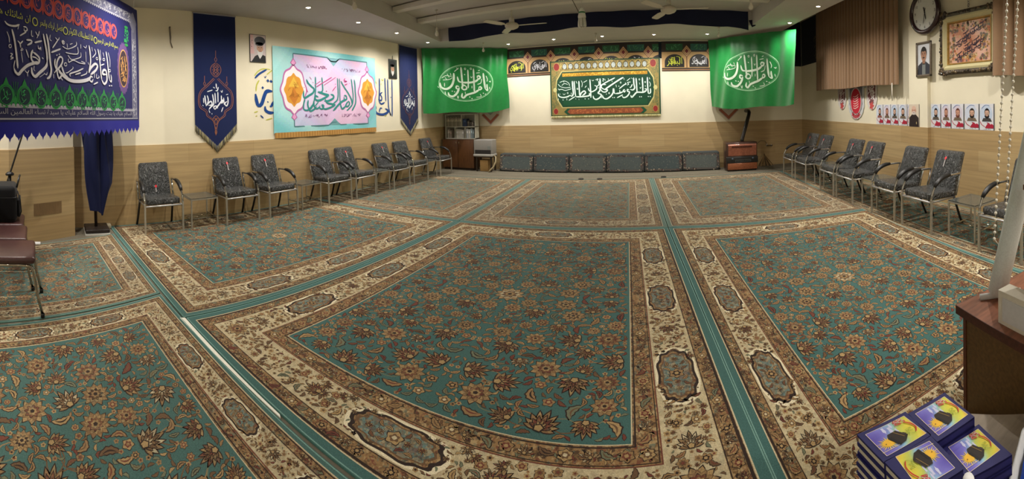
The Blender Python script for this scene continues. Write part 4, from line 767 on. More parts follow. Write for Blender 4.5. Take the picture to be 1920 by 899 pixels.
# ================================================================== green flags across the two back corners
FG = (14, 120, 52)
def flag(P0, P1, W, zt0, zt1, zb, cx, fmap, label, rx, rz, cz, seed):
    d = (P1[0] - P0[0], P1[1] - P0[1]); r = random.Random(seed); ph = [r.uniform(0, 6) for _ in range(6)]
    def fold(u, v):
        p = u / W; q = max(0.0, (2.9 - v) / 1.3); e = abs(2 * p - 1)
        return .03 + .042 * (.35 + e) * math.sin(p * 17 + ph[0] + 1.2 * q) * (.4 + q) + .020 * math.sin(p * 41 + ph[1] + q * 3) * (.3 + e) + .03 * q * math.sin(p * 7 + ph[2])
    s = Sheet(P0, d, fold); m = MB()
    bot = lambda p: zb - .025 * math.sin(p * 9 + ph[3]) - .03 * math.sin(p * PI) + .06 * p ** 8
    m.grid(lambda p, q: s(p * W + .015 * math.sin(q * 7 + ph[4]) * (2 * p - 1), bot(p) + q * (zt0 + (zt1 - zt0) * p - bot(p)), 0), 96, 48, FG)
    WH = (206, 226, 204)
    ring(m, s, cx, cz, rx, rz, .022, (150, 206, 158), 3, 84); ring(m, s, cx, cz, rx - .035, rz - .035, .008, (120, 190, 134), 3, 84)
    ink(m, 'FLAG', s, WH, 4, fmap)
    return tag(m.build('flag', M_SATIN), label, 'flag', 'green satin flags in the back corners')
flag((-5.60, 8.30), (-3.74, 9.68), 2.335, 3.345, 3.35, 1.64, 1.172, lambda u, z: (1.172 + (u - 1.371) * .86, 2.41 + (z - 2.437) * 1.06), 'green satin flag with a white oval inscription, beside the far navy pennant', .745, .50, 2.41, 4)
flag((1.69, 9.68), (3.17, 7.52), 2.65, 3.345, 3.25, 1.60, 1.345, lambda u, z: (1.345 + (u - 1.371) * .98, z), 'green satin flag with a white oval inscription, above the copper heater', .85, .47, 2.44, 9)

# pennants half hidden behind the flags: only the chevron tips show
for x, lab in ((-4.30, 'pale pennant with brown chevron tip showing under the left green flag'), (2.165, 'pale pennant with brown chevron tip showing under the right green flag')):
    s = Sheet((x, YB - .004), (1, 0)); m = MB()
    m.poly([s(-.27, 2.9, 0), s(-.27, 1.50, 0), s(0, 1.24, 0), s(.27, 1.50, 0), s(.27, 2.9, 0)], (196, 190, 176))
    m.poly([s(-.27, 1.53, 2), s(0, 1.27, 2), s(.27, 1.53, 2), s(.20, 1.56, 2), s(0, 1.37, 2), s(-.20, 1.56, 2)], (168, 104, 82)); m.poly([s(-.1, 1.60, 2), s(0, 1.52, 2), s(.1, 1.60, 2), s(0, 1.70, 2)], (150, 160, 150))
    tag(m.build('pennant', M_CLOTH), lab, 'banner', 'pale chevron pennants under the green flags')

# ================================================================== black and gold arch frieze along the top of the back wall
def frieze(x0, x1, names, label):
    t = thing('arch_banner', label, 'banner', (0, 0, 0), 0, 'black and gold arch banners on the back wall'); s = Sheet((0, YB - .006), (1, 0)); m = MB(); rg_ = random.Random(3)
    zt, zb = 3.335, 2.56; rect(m, s, x0, x1, zb, zt, (44, 34, 30), 0, 8); n = len(names); w = .645; GLD = (198, 160, 106)
    rect(m, s, x0, x1, zb + .025, zb + .05, (150, 110, 76), 1); rect(m, s, x0, x1, zb + .085, 3.06, GLD, 1, 8)
    rect(m, s, x0, x1, zt - .03, zt, (40, 24, 34), 2)
    for i, nm in enumerate(names):
        c = x0 + .33 + i * w
        a0, a1 = max(x0, c - .255), min(x1, c + .255)
        if a1 - a0 > .1:
            P = [(a0, zb + .10), (a1, zb + .10)] + [(max(a0, min(a1, c + .255 * math.cos(PI * j / 12))), 2.80 + .20 * math.sin(PI * j / 12)) for j in range(13)]
            m.poly([s(x, y, 2) for x, y in P], (24, 22, 20))
            if nm: 
                col = (198, 206, 64) if i % 2 == 0 else (206, 206, 214)
                if a1 - a0 > .45: letter(m, nm, s, c - .20, c + .20, zb + .13, 2.93, col, 4)
                scrawl(m, s, max(a0, c - .18) + .02, min(a1, c + .18) - .02, 2.72, 2.94, col, 4, 10, .014, rg_)
        rect(m, s, max(x0, c - .22), min(x1, c + .22), 3.10, 3.27, (32, 96, 62) if i % 2 == 0 else (40, 100, 92), 2); 
        if min(x1, c + .2) - max(x0, c - .2) > .1: scrawl(m, s, max(x0, c - .2), min(x1, c + .2), 3.12, 3.25, (84, 160, 112), 4, 9, .012, rg_)
        for e in ((c - w / 2, c + w / 2) if i == 0 else (c + w / 2,)):
            if x0 + .05 < e < x1 - .05:
                for k, col, ly in ((.165, (90, 40, 32), 3), (.145, (222, 182, 136), 4), (.115, (96, 44, 36), 5), (.10, (212, 170, 124), 6), (.062, (120, 26, 40), 7)): m.poly([s(e - k * .82, 3.08, ly), s(e, 3.08 - k, ly), s(e + k * .82, 3.08, ly), s(e, 3.08 + k, ly)], col)
                rect(m, s, e - .012, e + .012, zb + .09, 2.93, (110, 70, 48), 3)
    m.build('printed_cloth', M_GILT, t)
frieze(-3.80, .345, ['العسكري', 'الهادي', 'الجواد', 'الرضا', 'الكاظم', 'الصادق', ''], 'long black and gold banner of arched names behind the dark green framed banner')
frieze(.425, 1.80, ['الباقر', 'السجاد', ''], 'short black and gold banner of arched names beside the right green flag')
m = MB(); m.box(.345, .425, YB - .005, YB - .001, 2.9, 3.33, (22, 34, 46)); tag(m.build('cloth_strip', M_CLOTH), 'narrow dark strip of cloth between the two arch banners', 'cloth')

# ================================================================== dark green banner in the middle of the back wall
t = thing('wall_banner', 'dark green banner with white calligraphy in a gold border, middle of the back wall', 'banner'); s = Sheet((0, YB - .03), (1, 0)); m = MB()
X0, X1, Z0, Z1 = -2.525, .375, 1.445, 2.915; rg = random.Random(21)
m.grid(lambda p, q: s(X0 + p * (X1 - X0), Z0 + q * (Z1 - Z0), 0), 40, 4, (30, 70, 44)); rect(m, s, X0 + .035, X1 - .035, Z0 + .03, Z1 - .03, (146, 128, 72), 1, 24)
scrawl(m, s, X0 + .05, X0 + .22, Z0 + .05, Z1 - .1, (106, 112, 70), 2, 130, .014, rg); scrawl(m, s, X1 - .22, X1 - .05, Z0 + .05, Z1 - .1, (106, 112, 70), 2, 130, .014, rg)
scrawl(m, s, X0 + .2, X1 - .2, 2.66, 2.88, (206, 184, 106), 2, 100, .012, rg)
def barrel(k, col, ly):
    x0, x1, z0, z1 = X0 + .16 - k, X1 - .16 + k, 1.69 - k, 2.62 + k; c = .17
    P = [(x0 + c, z0), (x1 - c, z0), (x1 - .03, z0 + .22), (x1, (z0 + z1) / 2), (x1 - .03, z1 - .22), (x1 - c, z1), (x0 + c, z1), (x0 + .03, z1 - .22), (x0, (z0 + z1) / 2), (x0 + .03, z0 + .22)]
    m.poly([s(x, y, ly) for x, y in P], col)
barrel(.022, (196, 184, 122), 3); barrel(0, (8, 62, 40), 4)
rect(m, s, X0 + .35, X1 - .35, 1.72, 1.86, (12, 74, 44), 5, 8)
GY = (206, 160, 38); rect(m, s, X0 + .33, X1 - .33, 2.495, 2.585, (176, 130, 30), 5, 8); scrawl(m, s, X0 + .35, X1 - .4, 2.505, 2.578, (230, 190, 70), 6, 90, .012, rg)
P = [(X0 + .45, 1.565), (X0 + .52, 1.50), (X1 - .52, 1.50), (X1 - .45, 1.565), (X1 - .52, 1.635), (X0 + .52, 1.635)]
m.poly([s(x, y, 3) for x, y in [(X0 + .36, 1.565), (X0 + .45, 1.485), (X1 - .45, 1.485), (X1 - .36, 1.565), (X1 - .45, 1.65), (X0 + .45, 1.65)]], (12, 74, 48)); m.poly([s(x, y, 5) for x, y in P], (142, 74, 44)); scrawl(m, s, X0 + .55, X1 - .55, 1.515, 1.62, (186, 112, 62), 6, 80, .012, rg)
for i in range(14):
    c = X0 + .40 + i * (X1 - X0 - .80) / 13
    m.poly([s(x, y, 4) for x, y in [(c - .065, 2.685), (c + .065, 2.685), (c + .065, 2.80), (c, 2.87), (c - .065, 2.80)]], (98, 84, 46)); ell(m, s, c, 2.762, .052, .068, (188, 198, 196), 5, 14); scrawl(m, s, c - .03, c + .03, 2.72, 2.81, (110, 124, 124), 6, 4, .008, rg)
for cx, cz, k in ((X0 + .18, 2.76, 1), (X1 - .18, 2.78, 1), (X0 + .14, 1.58, .8), (X1 - .14, 1.60, .8)): ell(m, s, cx, cz, .088 * k, .11 * k, (196, 150, 90), 4, 24); ell(m, s, cx, cz, .075 * k, .095 * k, (142, 42, 40), 5, 24, 10, .04)
for x in (X0 + .13, X1 - .13): ell(m, s, x, 2.15, .05, .06, (196, 190, 130), 6, 16)
ink(m, 'CENTRE', s, (214, 236, 226), 6, None, .85)
m.build('printed_cloth', M_GILT, t)
k = MB(); rr = random.Random(2)
for i in range(110):
    u = X0 + .02 + i * (X1 - X0 - .04) / 109; k.tube([s(u, Z0 + .01, 1), s(u + rr.uniform(-.008, .008), Z0 - .06, 2)], [.009, .006], rr.choice(((206, 196, 140), (182, 170, 112), (224, 216, 168))), 5)
k.build('gold_fringe', M_CLOTH, t)

# dark patterned cloth in the back right corner
m = MB(); s = Sheet((XR - .006, 0), (0, -1)); m.poly([s(-9.74, 2.71, 0), s(-8.47, 2.73, 0), s(-8.47, 3.95, 0), s(-9.74, 3.95, 0)], (24, 24, 38)); scrawl(m, s, -8.9, -8.52, 2.8, 3.4, (88, 76, 54), 2, 30, .02, random.Random(4))
s2 = Sheet((0, YB - .006), (1, 0)); m.poly([s2(3.2, 2.71, 0), s2(4.28, 2.71, 0), s2(4.28, 3.95, 0), s2(3.2, 3.95, 0)], (24, 24, 38))
tag(m.build('corner_cloth', M_CLOTH), 'black patterned cloth hung high in the corner between the green flag and the brown curtain', 'cloth')

# ================================================================== right wall: curtains, clock, pictures, posters
BRC = (140, 112, 86)
def curtain(y0, y1, zb, zt, n, label, amp, seed):
    r = random.Random(seed); t = thing('curtain', label, 'curtain', (0, 0, 0), 0, 'brown pleated curtains on the right wall'); m = MB(); ph = r.uniform(0, 6)
    def f(p, q):
        a = 2 * PI * n * p + .5 * math.sin(p * 23 + ph); k = amp * (.75 + .25 * math.sin(p * 31)) * (1.0 - .35 * q)
        w = abs(math.sin(a / 2)) ** .6 - .5
        return (XR - .17 - k * 2 * w, y1 + (y0 - y1) * p + .012 * math.sin(a), zb + .012 * math.sin(p * 11) + (zt - zb) * q)
    m.grid(f, n * 14, 12, lambda p, q: BRC); m.build('pleated_cloth', M_CURT, t)
    k = MB(); k.box(XR - .20, XR - .001, y0 - .05, y1 + .05, zt, zt + .05, (150, 140, 126)); k.build('rail', M_PLAIN, t)
    k = MB(); k.tube([(XR - .22, y0 + .12, zb + .02), (XR - .22, y0 + .12, zb - .30)], .008, (236, 232, 220), 8); k.build('pull_rod', M_PLAIN, t)
curtain(5.19, 8.40, 1.965, 3.95, 26, 'wide brown pleated curtain high on the right wall, left of the clock', .062, 1)
curtain(1.9, 3.13, 1.975, 3.95, 7, 'brown curtain cut by the right edge of the frame, beside the ornate picture', .06, 2)

t = thing('wall_clock', 'round white wall clock with a dark brown rim above the framed portrait', 'clock', (XR - .072, 4.575, 3.11)); R = .36
m = MB(); m.lathe([(R, 0), (R, .035), (R - .015, .06), (R - .045, .065), (R - .075, .045), (R - .075, .02)], (0, 0, 0), (52, 30, 34), 48, 'x'); m.v = [(-x, y, z) for x, y, z in m.v]; m.build('rim', mat('clock_rim_gloss', .15, noise=.05, coat=.6), t)
s = Sheet((-.022, 0), (0, -1)); m = MB(); ell(m, s, 0, 0, R - .07, R - .07, (228, 230, 226), 0, 48)
for h in range(1, 13):
    a = PI / 2 - h * PI / 6; r_ = R - .125; letter(m, str(h), s, r_ * math.cos(a) - (.016 if h < 10 else .028), r_ * math.cos(a) + (.016 if h < 10 else .028), r_ * math.sin(a) - .024, r_ * math.sin(a) + .024, (50, 50, 54), 1, False)
for h in range(60):
    a = h * PI / 30; line(m, s, [((R - .08) * math.cos(a), (R - .08) * math.sin(a)), ((R - .092) * math.cos(a), (R - .092) * math.sin(a))], .004, (60, 60, 64), 1)
m.build('dial', M_PRINT, t)
def hand(name, a, L, w, tail, ly):
    m = MB(); c, q = math.cos(a), math.sin(a); P = [(-tail, -w), (-tail, w), (L * .8, w * .8), (L, 0), (L * .8, -w * .8)]; m.poly([s(x * c - y * q, x * q + y * c, ly) for x, y in P], (28, 28, 32)); m.build(name, M_PLAIN, t)
hand('minute_hand', math.radians(-101), .20, .008, .07, 4); hand('hour_hand', math.radians(-75), .13, .011, .09, 6)
m = MB(); m.lathe([(0, .012), (.014, .010), (.014, 0)], (-.02, 0, 0), (20, 20, 22), 12, 'x'); m.v = [(-.04 - x, y, z) for x, y, z in m.v]; m.build('hub', M_PLAIN, t)

t = thing('framed_portrait', 'framed photograph of a man in a dark jacket, below the wall clock', 'picture'); ya, yb_, za, zb = 4.43, 4.80, 2.06, 2.635; xw = XR - .071
m = MB()
for a in ((ya, yb_, za, za + .035), (ya, yb_, zb - .035, zb), (ya, ya + .035, za, zb), (yb_ - .035, yb_, za, zb)): m.rbox(xw - .03, xw, *a, .006, (104, 92, 78), 2)
m.build('frame', M_WOOD, t)
s = Sheet((xw - .012, 0), (0, -1)); m = MB(); W = yb_ - ya - .06; H = zb - za - .06; c0, z0 = -(ya + yb_) / 2, (za + zb) / 2 - H / 2
def Pp(pts, col, ly): m.poly([s(c0 + a * W, z0 + c * H, ly) for a, c in pts], col)
def Ep(cx, cy, rx, ry, col, ly): ell(m, s, c0 + cx * W, z0 + cy * H, rx * W, ry * H, col, ly, 24)
Pp([(-.5, 0), (.5, 0), (.5, 1), (-.5, 1)], (206, 208, 214), 0); Pp([(-.5, 0), (-.46, .30), (-.16, .42), (.16, .42), (.46, .30), (.5, 0)], (52, 54, 64), 1)
Pp([(-.14, 0), (-.13, .40), (0, .34), (.13, .40), (.12, 0)], (120, 124, 122), 2); Pp([(-.10, .33), (.10, .33), (.12, .48), (-.12, .48)], (150, 110, 88), 2); Ep(0, .70, .235, .205, (30, 27, 28), 3); Ep(0, .62, .205, .185, (170, 126, 102), 4)
Ep(0, .80, .19, .055, (30, 27, 28), 5); Ep(0, .545, .09, .022, (40, 32, 30), 5); Ep(0, .50, .05, .008, (130, 80, 70), 5)
for e in (-.09, .09): Ep(e, .66, .035, .010, (30, 26, 26), 5); Ep(e, .695, .055, .009, (40, 32, 30), 5)
Pp([(-.02, .66), (.02, .66), (.035, .575), (-.035, .575)], (150, 106, 84), 5); m.build('photograph', M_PRINT, t)

t = thing('framed_picture', 'ornate bronze and cream frame around pink floral calligraphy on the right wall', 'picture'); ya, yb_, za, zb = 3.10, 4.27, 2.06, 3.02; xw = XR - .002; rr = random.Random(6)
m = MB()
def bar(P, Q, inward, col, prof):
    """frame side as a swept profile: (distance inward, height off the wall)"""
    P = Vector(P); Q = Vector(Q); d = Vector(inward); along_ = (Q - P).normalized()
    vs = [(xw - h, *(p + d * a + along_ * (a if p is P else -a))) for p in (P, Q) for a, h in prof]; n = len(prof)
    m.add(vs, [(i, i + 1, n + i + 1, n + i) for i in range(n - 1)], col, False)
sides = (((yb_, zb), (ya, zb), (0, -1)), ((ya, zb), (ya, za), (1, 0)), ((ya, za), (yb_, za), (0, 1)), ((yb_, za), (yb_, zb), (-1, 0)))
for P, Q, d in sides: bar(P, Q, d, (74, 62, 46), [(0, 0), (0, .05), (.03, .07), (.075, .06)])
m.build('outer_moulding', M_COPPER, t); m = MB()
for P, Q, d in sides: bar(P, Q, d, (206, 196, 150), [(.07, .062), (.10, .072), (.145, .035), (.15, .03)])
m.build('cream_moulding', M_PLAIN, t); m = MB()
for P, Q, d in sides: bar(P, Q, d, (176, 138, 70), [(.15, .04), (.165, .042), (.175, .02), (.18, .01)])
m.build('gilt_slip', M_COPPER, t); m = MB()
def lump(y, z, r): m.ball((xw - .055 - rr.uniform(0, .02), y, z), r, rr.choice(((92, 76, 54), (66, 54, 40), (116, 96, 66), (50, 42, 34))), (.6, 1, rr.uniform(.6, 1.2)), 8)
for P, Q, d in sides:
    for i in range(44): u = i / 43; lump(P[0] + (Q[0] - P[0]) * u + d[0] * .035 + rr.uniform(-.014, .014), P[1] + (Q[1] - P[1]) * u + d[1] * .035 + rr.uniform(-.014, .014), rr.uniform(.014, .024))
for cy_, cz_ in ((ya, za), (ya, zb), (yb_, za), (yb_, zb)):
    sy = 1 if cy_ == ya else -1; sz = 1 if cz_ == za else -1
    for i in range(46):
        a, c = rr.uniform(0, .19), rr.uniform(0, .19)
        if a + c < .24: lump(cy_ + sy * a, cz_ + sz * c, rr.uniform(.018, .034))
m.build('carved_ornament', M_COPPER, t)
s = Sheet((xw - .012, 0), (0, -1)); m = MB(); u0, u1, v0, v1 = -yb_ + .17, -ya - .17, za + .17, zb - .17
def pc(p, q): 
    n = .5 + .5 * math.sin(p * 8 + 3 * q + math.sin(q * 9)); return tuple(int(round((a * n + c * (1 - n)) / 5) * 5) for a, c in zip((232, 186, 166), (206, 142, 112)))
m.grid(lambda p, q: s(u0 + p * (u1 - u0), v0 + q * (v1 - v0), 0), 20, 16, pc)
for i in range(320):
    p, q = rr.random(), rr.random()
    if abs(p - .47) < .30 and abs(q - .5) < .32 and rr.random() < .8: continue
    x, y = u0 + .02 + p * (u1 - u0 - .04), v0 + .02 + q * (v1 - v0 - .04); r_ = rr.uniform(.012, .03); c = rr.choice(((136, 124, 110), (206, 156, 84), (126, 96, 104), (190, 110, 76), (128, 132, 104), (222, 196, 150), (176, 140, 96)))
    m.poly([s(a, e, 2 + (i % 9) * .1) for a, e in star(x, y, r_, 6, .25, rr.uniform(0, 3), 3)], c); ell(m, s, x, y, r_ * .3, r_ * .3, (120, 80, 66), 3 + (i % 9) * .1, 8)
def nast(cx, cy, L, k):
    D_ = (44, 36, 62)
    for i in range(k):
        a = cx + (i / (k - 1) - .5) * L; e = cy + (i / (k - 1) - .5) * L * .34 + rr.uniform(-.012, .012)
        pen(m, [(a - .030, e - .008), (a - .012, e - .020), (a + .012, e - .012), (a + .026, e + .012)], .011, s, D_, 5)
        if i % 2: pen(m, [(a + .008, e - .008), (a + .012, e + .028), (a + .016, e + .050)], .008, s, D_, 5)
        if i % 4 == 1: pen(m, [(a - .05, e + .018), (a, e + .034), (a + .07, e + .072)], .010, s, D_, 5)
        if i % 3 == 2: pen(m, [(a + .03, e - .02), (a - .01, e - .05), (a - .05, e - .046)], .009, s, D_, 5)
        ell(m, s, a + .012, e - .034, .005, .005, D_, 5, 6)
um, vm = (u0 + u1) / 2, (v0 + v1) / 2
nast(um + .07, vm + .14, .36, 10); nast(um - .12, vm + .02, .26, 8); nast(um + .09, vm - .03, .34, 9); nast(um - .02, vm - .15, .46, 12)
m.build('calligraphy_print', M_PRINT, t)
m = MB(); yc = 3.68
for i in range(9): m.lathe([(.016, -.004), (.020, 0), (.016, .004), (.012, 0), (.016, -.004)], (0, 0, 0), (150, 150, 150), 10, 'x' if i % 2 else 'y'); k_ = len(m.v) // (i + 1); m.v[-k_:] = [(xw - .03 + x, yc + y, zb + .02 + i * .034 + z * 1.3) for x, y, z in m.v[-k_:]]
m.build('hanging_chain', M_STEEL, t)

def poster(y1, y0, x, label, k, seed, z0=1.218, z1=1.602):
    """a small portrait placard: y1 = its edge nearer the back wall"""
    r = random.Random(seed); t = thing('portrait_poster', label, 'poster', (0, 0, 0), 0, 'small portrait posters along the top of the tile'); m = MB(); m.box(x - .010, x - .0005, y0, y1, z0, z1, (40, 44, 56)); m.build('board', M_PLAIN, t)
    s = Sheet((x - .011, 0), (0, -1)); m = MB(); W = y1 - y0; H = z1 - z0; c = -(y0 + y1) / 2
    Pp = lambda pts, col, ly: m.poly([s(c + a * W, z0 + e * H, ly) for a, e in pts], col)
    E = lambda cx, cy, rx, ry, col, ly: ell(m, s, c + cx * W, z0 + cy * H, rx * W, ry * H, col, ly, 20)
    if k == 'dark':
        Pp([(-.5, 0), (.5, 0), (.5, 1), (-.5, 1)], (214, 200, 182), 0); Pp([(-.48, 0), (-.46, .40), (-.2, .54), (.2, .54), (.46, .40), (.48, 0)], (40, 30, 36), 1)
        E(0, .72, .23, .17, (206, 158, 138), 2); E(0, .84, .20, .08, (214, 178, 160), 3); E(0, .61, .19, .08, (206, 196, 190), 3); E(0, .63, .08, .012, (150, 90, 86), 4)
        for e in (-.09, .09): E(e, .735, .03, .012, (60, 40, 36), 4)
        E(.26, .17, .04, .06, (190, 170, 120), 3)
    else:
        bg, sk, hair = (((206, 214, 230), (206, 166, 144), (44, 36, 34)), ((214, 206, 220), (200, 150, 128), (110, 60, 50)), ((196, 210, 230), (206, 170, 150), (36, 34, 40)))[seed % 3]
        Pp([(-.5, 0), (.5, 0), (.5, 1), (-.5, 1)], (222, 222, 228), 0); E(-.05, .62, .44, .34, bg, 1)
        Pp([(-.34, .33), (-.24, .46), (.24, .46), (.36, .33)], r.choice(((96, 84, 74), (120, 104, 86), (70, 66, 66), (150, 90, 80))), 2); E(.02, .67, .18, .165, hair, 3); E(.02, .63, .155, .15, sk, 3.5); E(.02, .53, .16, .085, hair, 4); E(.02, .565, .09, .04, sk, 5)
        E(.02, .775, .12, .03, hair, 4); E(.02, .545, .06, .012, (150, 90, 80), 6)
        for e in (-.05, .09): E(e, .655, .028, .010, (40, 32, 30), 5)
        Pp([(-.02, .31), (.06, .25), (-.1, .12), (-.1, .08), (.46, .08), (.46, .20), (.36, .25), (.26, .22), (.18, .27)], (170, 34, 62), 3)
        pen(m, [(c - .46 * W, z0 + .34 * H), (c - .36 * W, z0 + .22 * H), (c - .12 * W, z0 + .13 * H)], .010, s, (190, 60, 80), 3); scrawl(m, s, c - .24 * W, c + .3 * W, z0 + .035 * H, z0 + .07 * H, (40, 34, 40), 4, 8, .008, r)
        pen(m, [(c - .36 * W, z0 + .82 * H), (c - .1 * W, z0 + .95 * H), (c + .2 * W, z0 + .93 * H)], .006, s, (110, 140, 190), 3); scrawl(m, s, c - .1 * W, c + .2 * W, z0 + .36 * H, z0 + .40 * H, (90, 80, 100), 4, 6, .006, r)
        Pp([(.47, 0), (.5, 0), (.5, 1), (.47, 1)], (40, 46, 66), 4)
    m.build('print', M_PRINT, t)
xw = XR - .0
_n = ('first portrait poster of the left group, nearest the pendant banner', 'second portrait poster of the left group, reddish figure', 'third portrait poster of the left group, under the curtain pull rod', 'fourth portrait poster of the left group, wider and pale blue', 'last portrait poster of the left group, half covered by the dark shirt portrait')
for i, (a, c) in enumerate(((6.10, 5.87), (5.865, 5.63), (5.625, 5.40), (5.395, 5.14), (5.135, 5.03))): poster(a, c, xw, _n[i], 'light', i)
poster(5.01, 4.75, XR - .071, 'portrait poster of a bald white-bearded man in a dark shirt', 'dark', 7)
_n = ('first portrait poster right of the pillar, leftmost of its group', 'second portrait poster right of the pillar, man in a reddish scarf', 'third portrait poster right of the pillar, middle of its group', 'fourth portrait poster right of the pillar, man in dark clothes', 'last portrait poster right of the pillar, largest and nearest the hanging bead chain')
for i, (a, c) in enumerate(((4.53, 4.30), (4.29, 4.07), (4.06, 3.80), (3.785, 3.50), (3.49, 3.225))): poster(a, c, xw, _n[i], 'light', (2, 1, 4, 3, 5)[i])

# lobed red and white hanging under the curtain
t = thing('hanging_banner', 'white lobed hanging with a red oval, showing under the wide brown curtain', 'banner'); s = Sheet((XR - .012, 0), (0, -1)); m = MB(); rr = random.Random(13); c = -6.86
def lobe(cx, w, zt, zb, col, ly): 
    P = [(cx - w, zt)] + [(cx + w * math.cos(PI + PI * i / 16) * (1 if i % 2 else .94), zb + (zt - zb) * .42 * (1 + math.sin(PI + PI * i / 16))) for i in range(17)] + [(cx + w, zt)]
    m.poly([s(x, y, ly) for x, y in P], col)
for cx in (c - .60, c + .60): lobe(cx, .20, 2.15, 1.50, (212, 206, 202), 1); lobe(cx, .14, 2.15, 1.60, (120, 70, 74), 2); scrawl(m, s, cx - .12, cx + .12, 1.66, 2.1, (228, 220, 220), 3, 40, .016, rr); m.poly([s(x, y, 3) for x, y in star(cx, 1.58, .07, 5, .3)], (196, 80, 78))
lobe(c, .34, 2.15, 1.29, (206, 208, 208), 2); lobe(c, .27, 2.15, 1.36, (118, 116, 124), 3); ell(m, s, c, 1.68, .23, .30, (206, 190, 190), 4, 32); ell(m, s, c, 1.68, .20, .27, (196, 36, 56), 5, 32)
for i in range(6): pen(m, [(c - .10, 1.54 + i * .05), (c - .03, 1.525 + i * .05), (c + .06, 1.55 + i * .05), (c + .11, 1.58 + i * .05)], .016, s, (238, 196, 190), 6)
for i in range(5): a = PI + PI * (i + .5) / 5; m.poly([s(x, y, 4) for x, y in star(c + .13 * math.cos(a), 1.42 + .07 * math.sin(a), .045, 5, .35)], (206, 76, 86))
m.poly([s(c - .12, 2.15, 4), s(c - .05, 1.98, 4), s(c, 2.02, 4), s(c + .05, 1.98, 4), s(c + .12, 2.15, 4)], (190, 60, 80)); rect(m, s, c - .62, c + .62, 1.95, 2.2, (170, 178, 178), 0)
m.build('printed_cloth', M_CLOTH, t)
m = MB(); m.rbox(XR - .03, XR - T, 4.62, 4.70, .52, .64, .008, (222, 216, 200), 2); 
m = MB(); m.rbox(XR - .03 - .07, XR - .07 - T, 4.66, 4.74, .50, .62, .008, (222, 216, 200), 2); m.box(XR - .034 - .07, XR - .029 - .07, 4.685, 4.715, .545, .575, (150, 146, 136)); tag(m.build('wall_socket', M_PLAIN), 'white wall socket on the tile behind the right row of chairs', 'socket')

# ================================================================== under the ceiling: fans, bulbs
def fan(x, y, z, a0, label):
    t = thing('ceiling_fan', label, 'fan', (x, y, z), a0, 'ceiling fans'); W = (206, 200, 186)
    m = MB(); m.lathe([(0, -.075), (.05, -.07), (.11, -.045), (.135, -.02), (.135, .02), (.11, .045), (.05, .06), (0, .06)], (0, 0, 0), W, 28); m.build('motor', M_PLAIN, t)
    m = MB(); m.tube([(0, 0, .05), (0, 0, HC - z)], .014, W, 10); m.lathe([(.02, .06), (.055, .075), (.045, .15), (.018, .18)], (0, 0, 0), W, 18); m.lathe([(.018, HC - z - .10), (.06, HC - z - .06), (.065, HC - z)], (0, 0, 0), W, 18); m.build('downrod', M_PLAIN, t)
    for k in range(3):
        a = 2 * PI * k / 3; m = MB()
        for zz in (.004, -.004):
            P = [(.22, -.045), (.34, -.065), (.64, -.062), (.68, -.04), (.685, .04), (.64, .06), (.34, .065), (.22, .045)]
            m.poly([(p, q, zz + q * .16) for p, q in P], W)
        m.add([(p, q, zz + q * .16) for zz in (.004, -.004) for p, q in P], [(i, (i + 1) % 8, 8 + (i + 1) % 8, 8 + i) for i in range(8)], W)
        m.box(.10, .26, -.016, .016, -.006, .006, W); o = m.xf(Matrix.Rotation(a, 4, 'Z')).build('blade', M_PLAIN, t)
fan(-2.52, 6.85, 3.27, math.radians(4), 'ceiling fan on the left, over the middle of the hall')
fan(.415, 6.45, 3.29, math.radians(-10), 'ceiling fan on the right, nearer the camera than the other one')
def bulb(x, y, z, top, label, r=.038):
    t = thing('pendant_bulb', label, 'bulb', (x, y, z), 0, 'small unlit white bulbs hanging from the ceiling'); W = (224, 220, 208)
    m = MB(); m.lathe([(0, -r), (r * .6, -r * .8), (r, -r * .1), (r * .95, r * .5), (r * .5, r * 1.6), (r * .42, r * 1.9)], (0, 0, 0), W, 16); m.build('glass_bulb', M_PLAIN, t)
    m = MB(); m.lathe([(r * .42, r * 1.9), (r * .6, r * 2.0), (r * .6, r * 3.2), (r * .25, r * 3.6), (.006, r * 3.7)], (0, 0, 0), (206, 200, 188), 14); m.build('socket', M_PLAIN, t)
    m = MB(); m.tube([(0, 0, r * 3.6), (0, 0, top - z)], .006, (206, 200, 188), 8); m.lathe([(.006, top - z - .03), (.03, top - z - .02), (.032, top - z)], (0, 0, 0), (190, 184, 170), 12); m.build('cord', M_PLAIN, t)
bulb(-3.78, 3.9, 3.17, HC, 'white pendant bulb near the top edge, beside the left soffit')
bulb(-3.9, 6.33, 3.17, HC, 'white pendant bulb in front of the left end of the navy fascia cloth')
bulb(1.67, 5.75, 3.17, HC, 'white pendant bulb in front of the right end of the navy fascia cloth')
bulb(-3.95, 8.62, 3.16, HS, 'white bulb hanging in front of the left green flag', .034)
bulb(-1.13, 8.6, 3.18, HS, 'white bulb hanging in front of the long arch banner', .034)
bulb(1.62, 8.15, 3.18, HS, 'white bulb hanging in front of the right green flag', .034)
t = thing('spiral_bulb', 'large ribbed white energy saving bulb with a green ring hanging mid ceiling', 'bulb', (-.99, 5.92, 2.94)); W = (222, 224, 216)
m = MB()
for k in range(8):
    a = 2 * PI * k / 8; m.tube([(.045 * math.cos(a), .045 * math.sin(a), .13), (.055 * math.cos(a), .055 * math.sin(a), .06), (.058 * math.cos(a), .058 * math.sin(a), 0), (.045 * math.cos(a), .045 * math.sin(a), -.012)], .013, W, 8)
m.build('glass_tubes', M_PLAIN, t)
m = MB(); m.lathe([(0, .12), (.06, .12), (.066, .15), (.055, .2), (.052, .225), (.04, .26), (.02, .29), (.006, .295)], (0, 0, 0), [W, W, W, (60, 130, 84), W, W, W], 20); m.build('base', M_PLAIN, t)
